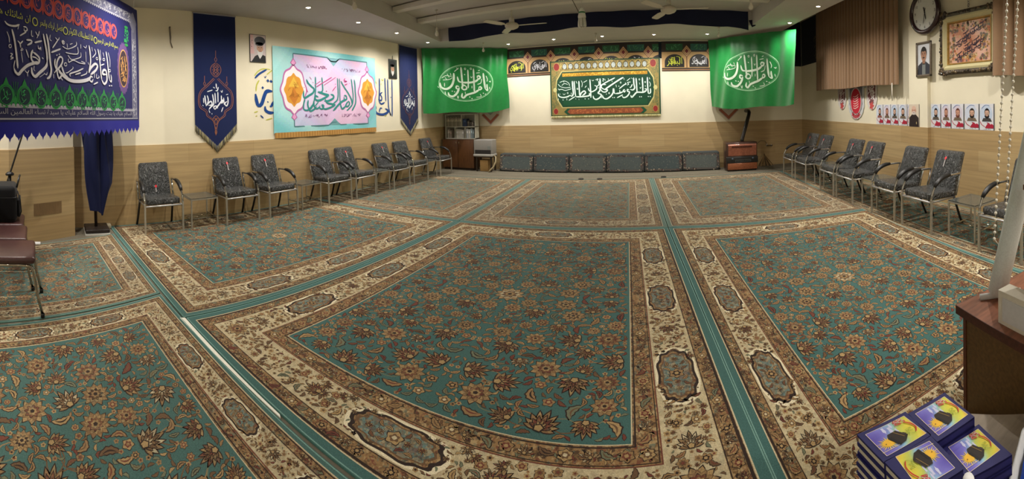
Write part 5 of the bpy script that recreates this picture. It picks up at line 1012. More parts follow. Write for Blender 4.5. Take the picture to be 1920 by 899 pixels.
m = MB(); m.tube([(0, 0, .29), (0, 0, HC - 2.94)], .006, (210, 206, 196), 8); m.tube([(-.01, .02, .14), (-.18, -.1, .5), (-.30, -.25, HC - 2.94)], .006, (96, 88, 76), 6); m.build('cord', M_PLAIN, t)

# ================================================================== wrapped reception chairs along both side walls
BK, GS = (38, 41, 42), (188, 184, 172)
def chair_proto(stickers):
    t = thing('reception_chair', 'x', 'chair', (0, 0, 0), 0, 'black film-wrapped armchairs along the side walls')
    m = MB(); m.rbox(-.20, .285, -.245, .245, .385, .475, .03, BK, 4, lambda x, y, z: (x, y, z + .05 * (x - .04) + .012 * math.cos(y * 6) * (1 if z > .43 else 0))); m.build('seat', M_FILM, t)
    m = MB()
    def rec(x, y, z):                                # reclined, with a gentle lumbar curve
        k = (z - .43); return (x - .36 * k + .035 * math.sin(min(1, max(0, k / .5)) * PI), y * (1 - .05 * max(0, k)), z - .02 * abs(x) )
    m.rbox(-.235, -.13, -.24, .24, .43, .945, .035, BK, 4, rec); bk = m.build('backrest', M_FILM, t)
    m = MB()
    if stickers == 1: q = [(.70, .006)]; z0, z1, zc = .74, .83, .85
    elif stickers == 2: z0, z1, zc = .50, .56, .585
    if stickers:
        def fx(z): k = z - .43; return -.128 - .36 * k + .035 * math.sin(min(1, k / .5) * PI)
        m.poly([(fx(z) + .004, y, z) for y, z in ((-.007, z0), (.007, z0), (.007, z1), (-.007, z1))], (176, 172, 172))
        m.poly([(fx(zc + .022 * math.sin(a)) + .005, .018 * math.cos(a), zc + .02 * math.sin(a)) for a in [2 * PI * i / 12 for i in range(12)]], (206, 54, 62)); o = m.build('sticker', M_PRINT, t); o['label'] = 'small red and white sticker'
    for sy in (-1, 1):
        y = sy * .275
        m = MB(); m.tube([(.30, y, 0), (.295, y, .42)], .0165, GS, 4); m.build('front_leg', M_STEEL, t)
        arc = [(.295, y, .41), (.285, y, .47), (.262, y, .53), (.225, y, .585), (.17, y, .63), (.10, y, .662), (.02, y, .678), (-.08, y, .68), (-.235, y, .678), (-.25, y, .67)]
        m = MB(); m.tube(arc, .014, (196, 196, 196), 8); m.tube([(-.245, y, .675), (-.15, y, .40)], .014, (196, 196, 196), 8); m.build('arm_tube', M_CHROME, t)
        m = MB(); m.tube([(.24, y, .566), (.205, y, .604), (.15, y, .643), (.09, y, .668), (.02, y, .682), (-.04, y, .684)], [.020, .027, .030, .030, .028, .022], (24, 24, 25), 10); m.build('arm_pad', M_BLACK, t)
        m = MB(); m.tube([(-.13, y * .93, .40), (-.17, y * .95, .28), (-.235, y * .98, .10), (-.28, y, 0)], .017, (52, 50, 48), 6); m.build('rear_leg', M_STEEL, t)
    m = MB(); m.tube([(.295, -.275, .385), (.295, .275, .385)], .012, (190, 190, 190), 8); m.tube([(-.15, -.26, .39), (-.15, .26, .39)], .012, (60, 58, 56), 8)
    for sy in (-1, 1): m.tube([(.295, sy * .262, .385), (-.15, sy * .255, .38)], .011, (150, 146, 140), 8)
    m.build('seat_rail', M_STEEL, t)
    return t
prot = [None, None, None]
def chair(x, y, rz, st, label):
    if prot[st] is None:
        o = prot[st] = chair_proto(st); o.location = (x, y, .0145); o.rotation_euler = (0, 0, rz); o['label'] = label; return o
    return copy_tree(prot[st], (x, y, .0145), rz, label)
W_ = 'film-wrapped black armchair on the left, '
for y, st, lab in ((1.48, 2, W_ + 'nearest the camera and with its sticker low down'), (2.72, 1, W_ + 'just past the first glass table'), (3.46, 1, W_ + 'third from the camera, below the tall navy pennant\'s right'),
                   (4.71, 0, W_ + 'under the left half of the pastel banner'), (5.39, 1, W_ + 'under the middle of the pastel banner'), (6.53, 1, W_ + 'under the right end of the pastel banner'),
                   (7.26, 0, W_ + 'second from the brown cupboard'), (8.38, 1, W_ + 'beside the brown cupboard')):
    chair(-5.365 + .012 * (y - 1.5), y, rnd.uniform(-.03, .03), st, lab)
W_ = 'film-wrapped black armchair on the right, '
for y, st, lab in ((7.90, 1, W_ + 'deepest in the row, by the heater corner'), (7.20, 1, W_ + 'second deepest in the row'), (6.00, 1, W_ + 'third from the back wall'), (5.37, 1, W_ + 'fourth from the back wall'),
                   (4.29, 0, W_ + 'bare black backrest without a sticker'), (3.58, 1, W_ + 'second from the bead chain, tall red sticker'), (2.27, 0, W_ + 'nearest the desk, half hidden by the bead chain')):
    chair(3.40, y, PI + rnd.uniform(-.03, .03), st, lab)

def table_proto():
    t = thing('side_table', 'x', 'table', (0, 0, 0), 0, 'small steel and glass tables between the armchairs'); m = MB()
    m.box(-.21, .21, -.21, .21, .425, .433, (150, 156, 150)); m.build('glass_top', M_GLASS, t)
    for sx in (-1, 1):
        for sy in (-1, 1): m = MB(); m.tube([(sx * .205, sy * .205, 0), (sx * .205, sy * .205, .425)], .0125, GS, 4); m.build('leg', M_STEEL, t)
    m = MB()
    for z in (.412, ):
        for a, c in (((-.205, -.205), (.205, -.205)), ((.205, -.205), (.205, .205)), ((.205, .205), (-.205, .205)), ((-.205, .205), (-.205, -.205))): m.tube([(*a, z), (*c, z)], .012, GS, 4)
    m.build('top_frame', M_STEEL, t); m = MB()
    for y in (-.205, .205): m.tube([(-.205, y, .12), (.205, y, .12)], .009, GS, 6)
    for x in (-.12, -.04, .04, .12): m.tube([(x, -.205, .12), (x, .205, .12)], .006, (190, 188, 182), 6)
    m.build('wire_shelf', M_CHROME, t); return t
tp = table_proto(); first = True
for x, y, lab in ((-5.33, 2.11, 'between the first and second left armchairs'), (-5.30, 4.08, 'between the third and fourth left armchairs'), (-5.27, 5.96, 'below the pastel banner, between armchairs'), (-5.26, 7.82, 'just before the armchair by the cupboard'),
                  (3.45, 6.60, 'between the two far right pairs of armchairs'), (3.45, 4.84, 'left of the armchair without a sticker'), (3.44, 2.92, 'nearest the desk, left of the bead chain')):
    lab = 'small steel table with a smoked glass top, ' + lab
    if first: tp.location = (x, y, .0145); tp['label'] = lab; first = False
    else: copy_tree(tp, (x, y, .0145), 0, lab)

# ================================================================== along the back wall
COV = [(86, 94, 94), (78, 88, 90), (92, 98, 96)]
rr = random.Random(31)
cl = ('floor cushion at the left end of the row, beside the pale grey machine', 'second floor cushion from the pale grey machine', 'third floor cushion from the pale grey machine', 'third floor cushion from the copper heater', 'second floor cushion from the copper heater', 'floor cushion at the right end of the row, beside the copper heater')
for i in range(6):
    x0 = -3.90 + i * .955; x1 = x0 + .953; m = MB(); cv = COV[i % 3]
    fn = lambda x, y, z: (x, y + .16 * z, z + .012 * math.sin((x - x0) * 7))
    m.rbox(x0, x1, 9.33, 9.60, .012, .475, .045, (62, 66, 66), 4, fn)
    F0 = lambda u, v, ly=0: fn(x0 + u * .953, 9.329 - .0012 * ly - (.0 if .1 < v < .9 else 0), .012 + v * .463)
    t = thing('floor_cushion', cl[i], 'cushion', (0, 0, 0), 0, 'woven back cushions along the back wall')
    m.build('body', M_PILE, t); m = MB(); q = lambda pts, c, l: m.poly([F0(u, v, l) for u, v in pts], c)
    q([(.075, .16), (.925, .16), (.925, .84), (.075, .84)], cv, 1)
    for (u0, u1, v0, v1) in ((.075, .925, .84, .93), (.075, .925, .07, .16), (.02, .09, .14, .86), (.91, .98, .14, .86)):
        q([(u0, v0), (u1, v0), (u1, v1), (u0, v1)], (92, 88, 84), 2)
        for _ in range(34):
            u, v = rr.uniform(u0, u1), rr.uniform(v0, v1); r_ = rr.uniform(.006, .016); q([(u + a, v + c * 2) for a, c in star(0, 0, r_, 5, .25, rr.uniform(0, 3), 2)], rr.choice(((74, 52, 54), (92, 62, 60), (186, 170, 146), (60, 66, 70))), 3)
    for _ in range(70):
        u, v = rr.uniform(.1, .9), rr.uniform(.19, .81); r_ = rr.uniform(.004, .012); q([(u + a, v + c * 2) for a, c in star(0, 0, r_, 5, .25, rr.uniform(0, 3), 2)], rr.choice(((112, 120, 112), (72, 84, 88), (126, 124, 112))), 3)
    m.build('woven_face', M_PILE, t)

t = thing('cupboard', 'low brown two-door cupboard standing in the far left corner', 'cupboard', (-5.60, 9.24, .008)); CW = 1.0
m = MB(); m.box(0, CW, .02, .42, .06, .85, (70, 42, 26)); m.box(.03, CW - .03, .05, .40, 0, .06, (44, 30, 22)); m.box(-.005, CW + .005, 0, .42, .838, .855, (84, 54, 34)); m.build('carcass', M_WOODV, t)
for k in (0, 1):
    m = MB(); m.rbox(.006 + k * CW / 2, CW / 2 - .004 + k * CW / 2, .0, .02, .065, .835, .003, (88, 56, 30), 2); d = m.build('door', M_WOODV, t); m = MB(); x = CW / 2 + (-.05 if k == 0 else .05)
    m.tube([(x, -.002, .80), (x, -.02, .79), (x, -.02, .745), (x, -.002, .735)], .008, (214, 208, 196), 8); m.build('handle', M_CHROME, d)
t = thing('bookshelf', 'white open bookshelf standing on the brown cupboard under the left green flag', 'bookshelf', (-5.60, 9.42, .864)); m = MB(); WH = (206, 206, 192)
SW = .98
m.box(0, .022, 0, .24, 0, .70, WH); m.box(SW - .022, SW, 0, .24, 0, .70, WH); m.box(0, SW, .225, .24, 0, .70, (160, 160, 148))
for z in (0, .335, .69): m.box(0, SW, 0, .24, z, z + .02, WH)
m.box(.31, .325, 0, .24, .02, .335, WH); m.box(.64, .655, 0, .24, .02, .335, WH); m.box(.53, .55, 0, .24, .355, .69, WH); m.build('shelves', M_PLAIN, t)
def sbook(x, w, h, z, c, label, dep=.16):
    m = MB(); m.box(0, w, 0, dep, 0, h, c); m.box(.006, w - .006, .004, dep + .002, h, h + .001, (214, 208, 190)); m.box(w * .25, w * .75, -.0008, 0, h * .55, h * .8, tuple(min(255, int(v * 1.35 + 18)) for v in c))
    return tag(m.build('book', M_PLAIN, loc=(-5.60 + x, 9.44, .864 + z)), label, 'book', 'books on the white bookshelf')
def hue(c): return c
LBK = []
x = .07
for i, (w, h, c, nm) in enumerate(((.035, .24, (196, 190, 180), 'pale grey book'), (.05, .26, (150, 142, 132), 'grey-brown book'), (.03, .22, (170, 160, 150), 'slim taupe book'))):
    sbook(x, w, h, .02, c, nm + ' standing in the lower left cell of the white bookshelf'); x += w + .004
x = .35
for i, (w, h, c, nm) in enumerate(((.06, .25, (202, 200, 190), 'thick cream book, first'), (.06, .25, (196, 196, 190), 'thick off-white book, second'), (.06, .25, (206, 204, 196), 'thick ivory book, third'), (.06, .24, (188, 188, 184), 'thick pale grey book, fourth'))):
    sbook(x, w, h, .02, c, nm + ' in the lower middle cell of the white bookshelf'); x += w + .003
x = .675
for i, (w, h, c, nm) in enumerate(((.07, .26, (190, 196, 200), 'wide pale blue-grey book'), (.06, .25, (206, 206, 200), 'white book with grey band'), (.06, .27, (150, 168, 180), 'blue-grey book'), (.05, .24, (120, 140, 150), 'dark blue-grey book'))):
    sbook(x, w, h, .02, c, nm + ' in the lower right cell of the white bookshelf'); x += w + .003
x = .04
for i in range(11):
    w = .036 + .006 * (i % 3); c = ((150, 146, 128), (164, 158, 140), (138, 134, 118))[i % 3]
    sbook(x, w, .25 + .012 * (i % 2), .355, c, 'olive-grey volume of the set in the upper left cell, %s from the left' % ('first', 'second', 'third', 'fourth', 'fifth', 'sixth', 'seventh', 'eighth', 'ninth', 'tenth', 'eleventh')[i]); x += w + .002
sbook(.57, .13, .22, .355, (38, 60, 96), 'wide navy box file in the upper right cell of the white bookshelf')
sbook(.72, .055, .16, .355, (92, 88, 80), 'low dark grey book in the upper right cell'); sbook(.78, .07, .12, .355, (60, 56, 52), 'short black book in the upper right cell'); sbook(.855, .06, .13, .355, (110, 104, 96), 'short brown book at the right end of the upper right cell')

t = thing('stand', 'small dark wooden stand under the pale grey machine', 'stand', (-4.53, 9.16, .008)); m = MB()
m.box(0, .50, 0, .34, .385, .41, (56, 44, 34)); m.build('top', M_WOOD, t)
for x, y in ((.02, .02), (.44, .02), (.02, .28), (.44, .28)): m = MB(); m.box(x, x + .04, y, y + .04, 0, .385, (48, 38, 30)); m.build('leg', M_WOOD, t)
m = MB(); m.rbox(.12, .36, .06, .28, 0, .30, .004, (150, 118, 70), 2); m.v = [(x - 4.53, y + 9.16, z + .009) for x, y, z in m.v]; tag(m.build('cardboard_box', M_CARD), 'tan cardboard box tucked under the dark wooden stand', 'box')
t = thing('machine', 'pale grey boxy machine with a dark slot, on the dark wooden stand', 'machine', (-4.56, 9.14, .418)); m = MB()
m.rbox(0, .54, .02, .34, .05, .45, .02, (142, 139, 134), 3); m.rbox(-.01, .55, 0, .34, 0, .06, .012, (168, 166, 160), 3); m.build('housing', M_PLAIN, t)
m = MB(); m.box(.04, .50, .012, .03, .075, .175, (44, 42, 42)); m.build('slot', M_BLACK, t); m = MB(); m.box(.41, .49, .013, .03, .19, .28, (128, 134, 130)); m.build('control_panel', M_PLAIN, t)
m = MB(); m.tube([(.53, .16, .02), (.60, .12, -.02), (.62, .06, -.14), (.58, .0, -.27), (.50, -.04, -.35), (.46, -.05, -.405)], .022, (150, 136, 104), 10); m.build('hose', M_PLAIN, t)

t = thing('gas_heater', 'copper gas heater with a dark middle band and a black flue pipe', 'heater', (1.92, 8.98, .008)); HW = .80; CP = (164, 100, 78)
m = MB(); m.rbox(0, HW, .02, .40, .02, .715, .03, (70, 46, 38), 3); m.box(.03, HW - .03, .04, .38, 0, .03, (30, 28, 26)); m.build('casing', M_COPPER, t)
m = MB()
def hp(x, z0, z1): return None
m.grid(lambda p, q: (.05 + p * (HW - .08), .022 - .022 * math.sin(PI * min(1, q * 1.15) * .5) + (.10 * max(0, (q - .8) / .2) ** 2), .365 + q * .345), 12, 14, CP); m.build('upper_panel', M_COPPER, t)
m = MB(); m.box(.13, HW - .15, -.004, .012, .575, .625, (120, 62, 42)); 
for i in range(14): m.box(.14 + i * .037, .165 + i * .037, -.008, -.002, .58, .62, (84, 44, 32))
m.build('grille', M_COPPER, t)
m = MB(); m.rbox(-.005, HW + .005, -.005, .05, .205, .36, .008, (34, 32, 32), 2); m.build('band', M_BLACK, t)
m = MB(); m.box(.22, .62, -.012, -.004, .225, .285, (92, 96, 98)); 
for i in range(11): m.box(.235 + i * .034, .255 + i * .034, -.016, -.010, .235, .275, (44, 46, 48))
m.build('burner_grid', M_STEEL, t)
for x in (.15, .67): m = MB(); m.lathe([(0, -.03), (.02, -.028), (.024, 0)], (x, -.004, .31), (70, 84, 96), 14, 'y'); m.build('knob', M_BLACK, t)
m = MB(); m.rbox(.03, HW - .02, .0, .04, .04, .20, .008, (156, 92, 60), 2); m.build('lower_panel', M_COPPER, t)
m = MB(); m.tube([(.46, .25, .70), (.47, .27, .76), (.69, .40, 1.36), (.715, .43, 1.44), (.72, .50, 1.475), (.72, .776, 1.48)], .048, (44, 40, 38), 14); m.lathe([(.049, -.015), (.056, 0), (.049, .015)], (0, 0, 0), (60, 56, 52), 14); m.v[-42:] = [(x + .47, y + .27, z + .76) for x, y, z in m.v[-42:]]
m.build('flue_pipe', mat('flue_enamel', .3, .4, noise=.15, coat=.3), t)
t = thing('broom', 'straw broom head leaning against the tile beside the copper heater', 'broom', (3.10, 9.60, .008)); m = MB(); rb = random.Random(4)
for i in range(60):
    a = rb.uniform(-1, 1); y = rb.uniform(-.05, .05); m.tube([(a * .24, y - .05, 0), (a * .15, y * .7, .11), (a * .025, y * .3 + .05, .27)], [.006, .007, .006], rb.choice(((122, 96, 60), (146, 116, 72), (98, 78, 52))), 4)
m.build('straw', M_CARD, t); m = MB(); m.tube([(0, .05, .25), (.003, .06, .28), (.01, .07, .31)], [.03, .02, .012], (96, 74, 48), 8); m.build('grip', M_CARD, t)
t = thing('gas_valve', 'small gas valve with a thin looping hose on the tile right of the heater', 'valve', (3.20, YB - T, .53)); m = MB()
m.tube([(0, 0, .0), (0, -.05, 0), (0, -.06, .06)], .012, (206, 204, 196), 8); m.tube([(0, -.05, 0), (.16, -.05, 0)], .012, (60, 56, 50), 8); m.tube([(.13, -.05, -.02), (.13, -.05, .03)], .01, (214, 210, 200), 8); m.build('tap', M_STEEL, t)
m = MB(); m.tube([(0, -.06, .05), (-.06, -.07, .13), (-.18, -.09, .15), (-.30, -.12, .08), (-.42, -.2, -.05), (-.478, -.25, -.15)], .008, (110, 96, 74), 8); m.build('hose', M_BLACK, t)

# ================================================================== left corner: stacking chairs, bag, stand, flag on its pole
def stack_proto():
    t = thing('stacking_chair', 'x', 'chair', (0, 0, 0), 0, 'brown vinyl stacking chairs at the left edge'); BV = (70, 44, 42)
    m = MB(); m.rbox(-.235, .235, -.43, .02, .425, .485, .028, BV, 4, lambda x, y, z: (x, y, z + .012 * math.cos(x * 6.5) * math.cos((y + .2) * 5))); m.build('seat', M_VINYL, t)
    m = MB(); m.rbox(-.215, .215, -.475, -.435, .60, .90, .018, BV, 3, lambda x, y, z: (x, y - .16 * (z - .6) - .06 * math.cos(x * 6), z)); m.build('backrest', M_VINYL, t)
    for sx in (-1, 1):
        m = MB(); m.tube([(sx * .225, .075, 0), (sx * .222, .03, .20), (sx * .218, .0, .38), (sx * .214, -.03, .412), (sx * .21, -.10, .418), (sx * .21, -.40, .415)], .0125, (176, 170, 160), 10); l_ = m.build('front_leg', M_CHROME, t)
        m = MB(); m.lathe([(0, 0), (.017, 0), (.017, .03), (.013, .034)], (sx * .225, .074, 0), (26, 26, 26), 12); m.build('rubber_foot', M_BLACK, l_)
        m = MB(); m.tube([(sx * .225, -.52, 0), (sx * .21, -.43, .36), (sx * .21, -.455, .55), (sx * .205, -.54, .86)], .0125, (176, 170, 160), 10); m.build('rear_leg', M_CHROME, t)
    return t
sp = stack_proto(); lb = ('brown vinyl stacking chair nearest the camera at the left edge', 'brown vinyl stacking chair, second from the camera at the left edge', 'brown vinyl stacking chair, third back, in front of the black bag', 'brown vinyl stacking chair under the black bag')
for i, (x, y) in enumerate(((-3.30, -.215), (-3.79, -.325), (-4.28, -.395))):
    if i == 0: sp.location = (x, y, .0145); sp.rotation_euler = (0, 0, .06); sp['label'] = lb[0]
    else: copy_tree(sp, (x, y, .0145), .06 if i < 3 else .3, lb[i])
t = thing('bag', 'black zipped equipment bag standing on a brown chair at the left edge', 'bag', (-4.30, -.645, .498), .06); m = MB()
m.rbox(-.21, .21, -.155, .185, 0, .40, .05, (22, 22, 24), 4, lambda x, y, z: (x * (1 + .06 * math.sin(z * 9)), y * (1 + .05 * math.sin(z * 8 + 1)), z)); m.build('body', M_CLOTH, t)
m = MB(); m.tube([(-.12, .19, .37), (-.10, .21, .46), (.0, .22, .49), (.10, .21, .46), (.12, .19, .37)], .012, (26, 26, 28), 8); m.build('handle', M_BLACK, t)
m = MB(); m.box(-.214, .214, -.16, .188, .27, .278, (60, 60, 62)); m.rbox(-.15, .15, .195, .225, .05, .24, .012, (28, 28, 30), 3); m.build('pocket', M_CLOTH, t)
m = MB(); m.tube([(.16, .20, .34), (.19, .23, .25), (.18, .24, .12), (.15, .22, .06)], .008, (30, 30, 32), 6); m.build('strap', M_CLOTH, t)
t = thing('microphone_stand', 'thin black microphone stand leaning up behind the black bag', 'stand', (-4.64, -.97, .0145)); m = MB()
for a in (1.0, 3.1, 5.2): m.tube([(0, 0, .10), (.15 * math.cos(a), .15 * math.sin(a), .015)], .009, (24, 24, 24), 8)
m.build('tripod_base', M_BLACK, t); m = MB(); m.tube([(0, 0, .05), (.04, .24, .60), (.06, .34, .78), (.03, .56, 1.45), (.01, .72, 1.9)], .012, (30, 30, 32), 10); m.build('pole', M_BLACK, t)
m = MB(); m.lathe([(0, .0), (.05, .01), (.055, .03), (.03, .05), (0, .055)], (.09, .40, .93), (24, 24, 26), 14); m.tube([(.09, .40, .74), (.09, .40, .93)], .02, (24, 24, 26), 10); m.build('clutch_knob', M_BLACK, t)

t = thing('flag_stand', 'navy flag furled on a dark pole standing behind the end of the tile pier', 'flag stand', (-5.46, .56, 0)); m = MB()
m.rbox(-.17, .19, -.165, .175, .02, .075, .008, (40, 34, 32), 2); m.build('base', M_WOOD, t); m = MB(); m.box(-.16, .20, -.17, .18, .0, .022, (206, 204, 196)); m.build('base_plate', M_PLAIN, t)
m = MB(); m.tube([(0, 0, .07), (-.02, -.03, 2.75)], .022, (48, 36, 30), 12); m.build('pole', M_WOOD, t); m = MB()
def furl(p, q):
    z = 2.55 - q * 2.27; a = p * 2 * PI; r = (.10 + .055 * math.sin(q * PI)) * (1 + .28 * math.sin(3 * a + q * 5) + .16 * math.sin(7 * a + 2)) * (1 - .75 * max(0, (q - .8) / .2) * (.5 + .5 * math.cos(a - 1.5)))
    return (.03 + r * math.cos(a) * .8, -.0 + .01 * q + r * math.sin(a) * (1.05 + .25 * q) + .10 * max(0, q - .55), z - .05 * math.sin(a) * q)
m.grid(furl, 60, 40, (20, 28, 68)); m.build('cloth', M_CLOTH, t)
m = MB(); m.rbox(-5.69, -5.57, .68, .80, .0, .05, .006, (206, 196, 168), 2); tag(m.build('tile_offcut', M_PLAIN), 'pale stone block on the floor beside the flag stand', 'block')
m = MB(); m.rbox(-4.93, -4.86, -.36, -.22, .012, .04, .008, (220, 220, 220), 2, lambda x, y, z: (x - .02, y, z)); m.v = [(x + .02, y, z) for x, y, z in m.v]; tag(m.build('white_scrap', M_PLAIN), 'small white scrap at the foot of the tile pier', 'scrap')
m = MB(); m.prism([(-5.1945, .0605), (-5.0045, -.3100), (-5.0018, -.3086), (-5.1918, .0619)], .35, .51, (132, 106, 74)); tag(m.build('access_panel', M_LAMIN), 'small darker rectangular panel set in the tile pier', 'panel')

# ================================================================== right foreground: desk with its things, low table with books
dA = math.atan2(-.465, -.060) ; 
t = thing('desk', 'dark brown wooden desk with a reddish top at the right edge of the frame', 'desk', (1.393, 1.297, .012), 0); DW = (88, 46, 30)
ex, ey = Vector((-.128, -.99)).normalized(), Vector((.99, -.128)).normalized()
def dk(a, c): return (ex.x * a + ey.x * c, ex.y * a + ey.y * c)
def slab(m, a0, a1, c0, c1, z0, z1, col): m.prism([dk(a0, c0), dk(a0, c1), dk(a1, c1), dk(a1, c0)], z0, z1, col)
m = MB(); slab(m, 0, 1.5, 0, .62, .515, .558, (122, 76, 54)); m.build('top', M_WOOD, t)
m = MB(); slab(m, .03, 1.47, .025, .045, 0, .515, (92, 66, 33)); m.build('front_panel', M_WOOD, t)
for a in (.03, 1.45): m = MB(); slab(m, a, a + .02, .02, .60, 0, .515, DW); m.build('side_panel', M_WOOD, t)
m = MB(); slab(m, .0, 1.5, -.004, .0, .515, .558, (70, 34, 26)); slab(m, -.004, 0, 0, .62, .515, .558, (70, 34, 26)); m.build('edge_band', M_WOOD, t)
DZ = .570
ox, oy = 1.393, 1.297
def dw(a, c): p = dk(a, c); return (ox + p[0], oy + p[1])
t = thing('white_box', 'white framed box standing on the desk top at the right edge', 'box'); m = MB()
def slw(m, a0, a1, c0, c1, z0, z1, col): m.prism([dw(a0, c0), dw(a0, c1), dw(a1, c1), dw(a1, c0)], z0, z1, col)
slw(m, .255, .75, .045, .125, DZ, DZ + .155, (214, 208, 192)); m.build('frame', M_PLAIN, t); m = MB(); slw(m, .285, .72, .040, .045, DZ + .022, DZ + .128, (206, 206, 206)); m.build('face_panel', M_PLAIN, t)
t = thing('wooden_panel', 'upright brown wooden panel behind the white box at the right edge', 'panel'); m = MB(); slw(m, .33, .75, .155, .215, DZ, DZ + .62, (120, 78, 40)); m.build('board', M_WOODV, t)
m = MB(); slw(m, .32, .76, .15, .22, DZ + .62, DZ + .645, (96, 60, 32)); m.build('cap_rail', M_WOODV, t)
t = thing('rolled_screen', 'pale grey-blue rolled screen leaning upright on the desk', 'screen'); m = MB()
A_ = Vector((1.585, 1.175, DZ + .035)); B_ = Vector((1.76, .80, 2.42)); m.tube([A_ + (B_ - A_) * (i / 6) for i in range(7)], .052, (226, 236, 236), 24); m.build('roll', M_CLOTH, t)
m = MB(); m.tube([A_ + Vector((-.075, .06, -.022)), A_ + Vector((.10, -.08, -.018))], .017, (206, 206, 204), 12, ry=.014); m.build('base_bar', M_PLAIN, t)

# hanging bead chain of the blind
t = thing('bead_chain', 'looped white bead chain hanging in front of the right armchairs', 'chain'); m = MB(); P0 = Vector((2.46, 1.80, HS)); 
loop = [Vector((2.52, 1.70, HS - .02)), Vector((2.425, 1.83, .50)), Vector((2.44, 1.80, .455)), Vector((2.47, 1.765, .475)), Vector((2.56, 1.62, HS - .02))]
def bead_run(a, c):
    n = int((c - a).length / .052)
    for i in range(n): p = a + (c - a) * (i / n); m.ball(p, .0125, (226, 222, 208), (1, 1, 1.1), 8)
    m.tube([a, c], .003, (206, 200, 186), 5)
for a, c in zip(loop[:-1], loop[1:]): bead_run(a, c)
m.build('beads', M_PLAIN, t); k = MB(); k.tube([(2.50, 1.73, HS - .03), (2.60, 1.57, HS - .03)], .035, (214, 210, 200), 16); k.build('blind_pulley', M_PLAIN, t)

t = thing('low_table', 'low table with a pale wood-grain top at the lower right, under the books', 'table'); m = MB(); c_, s_ = .588, -.809
Pb = Vector((1.037, 1.192)); e1 = Vector((.588, -.809)); e2 = Vector((-.809, -.588))
def tb(a, c): p = Pb + e1 * a + e2 * c; return (p.x, p.y)
m.prism([tb(0, 0), tb(.485, 0), (1.25, .34), tb(.46, .62), tb(0, .62)], .275, .30, (150, 136, 118)); m.build('top', M_LAMIN, t)
for a, c in ((.04, .04), (.41, .04), (.41, .54), (.04, .54)): m = MB(); m.prism([tb(a, c), tb(a + .04, c), tb(a + .04, c + .04), tb(a, c + .04)], .012, .275, (120, 104, 88)); m.build('leg', M_LAMIN, t)

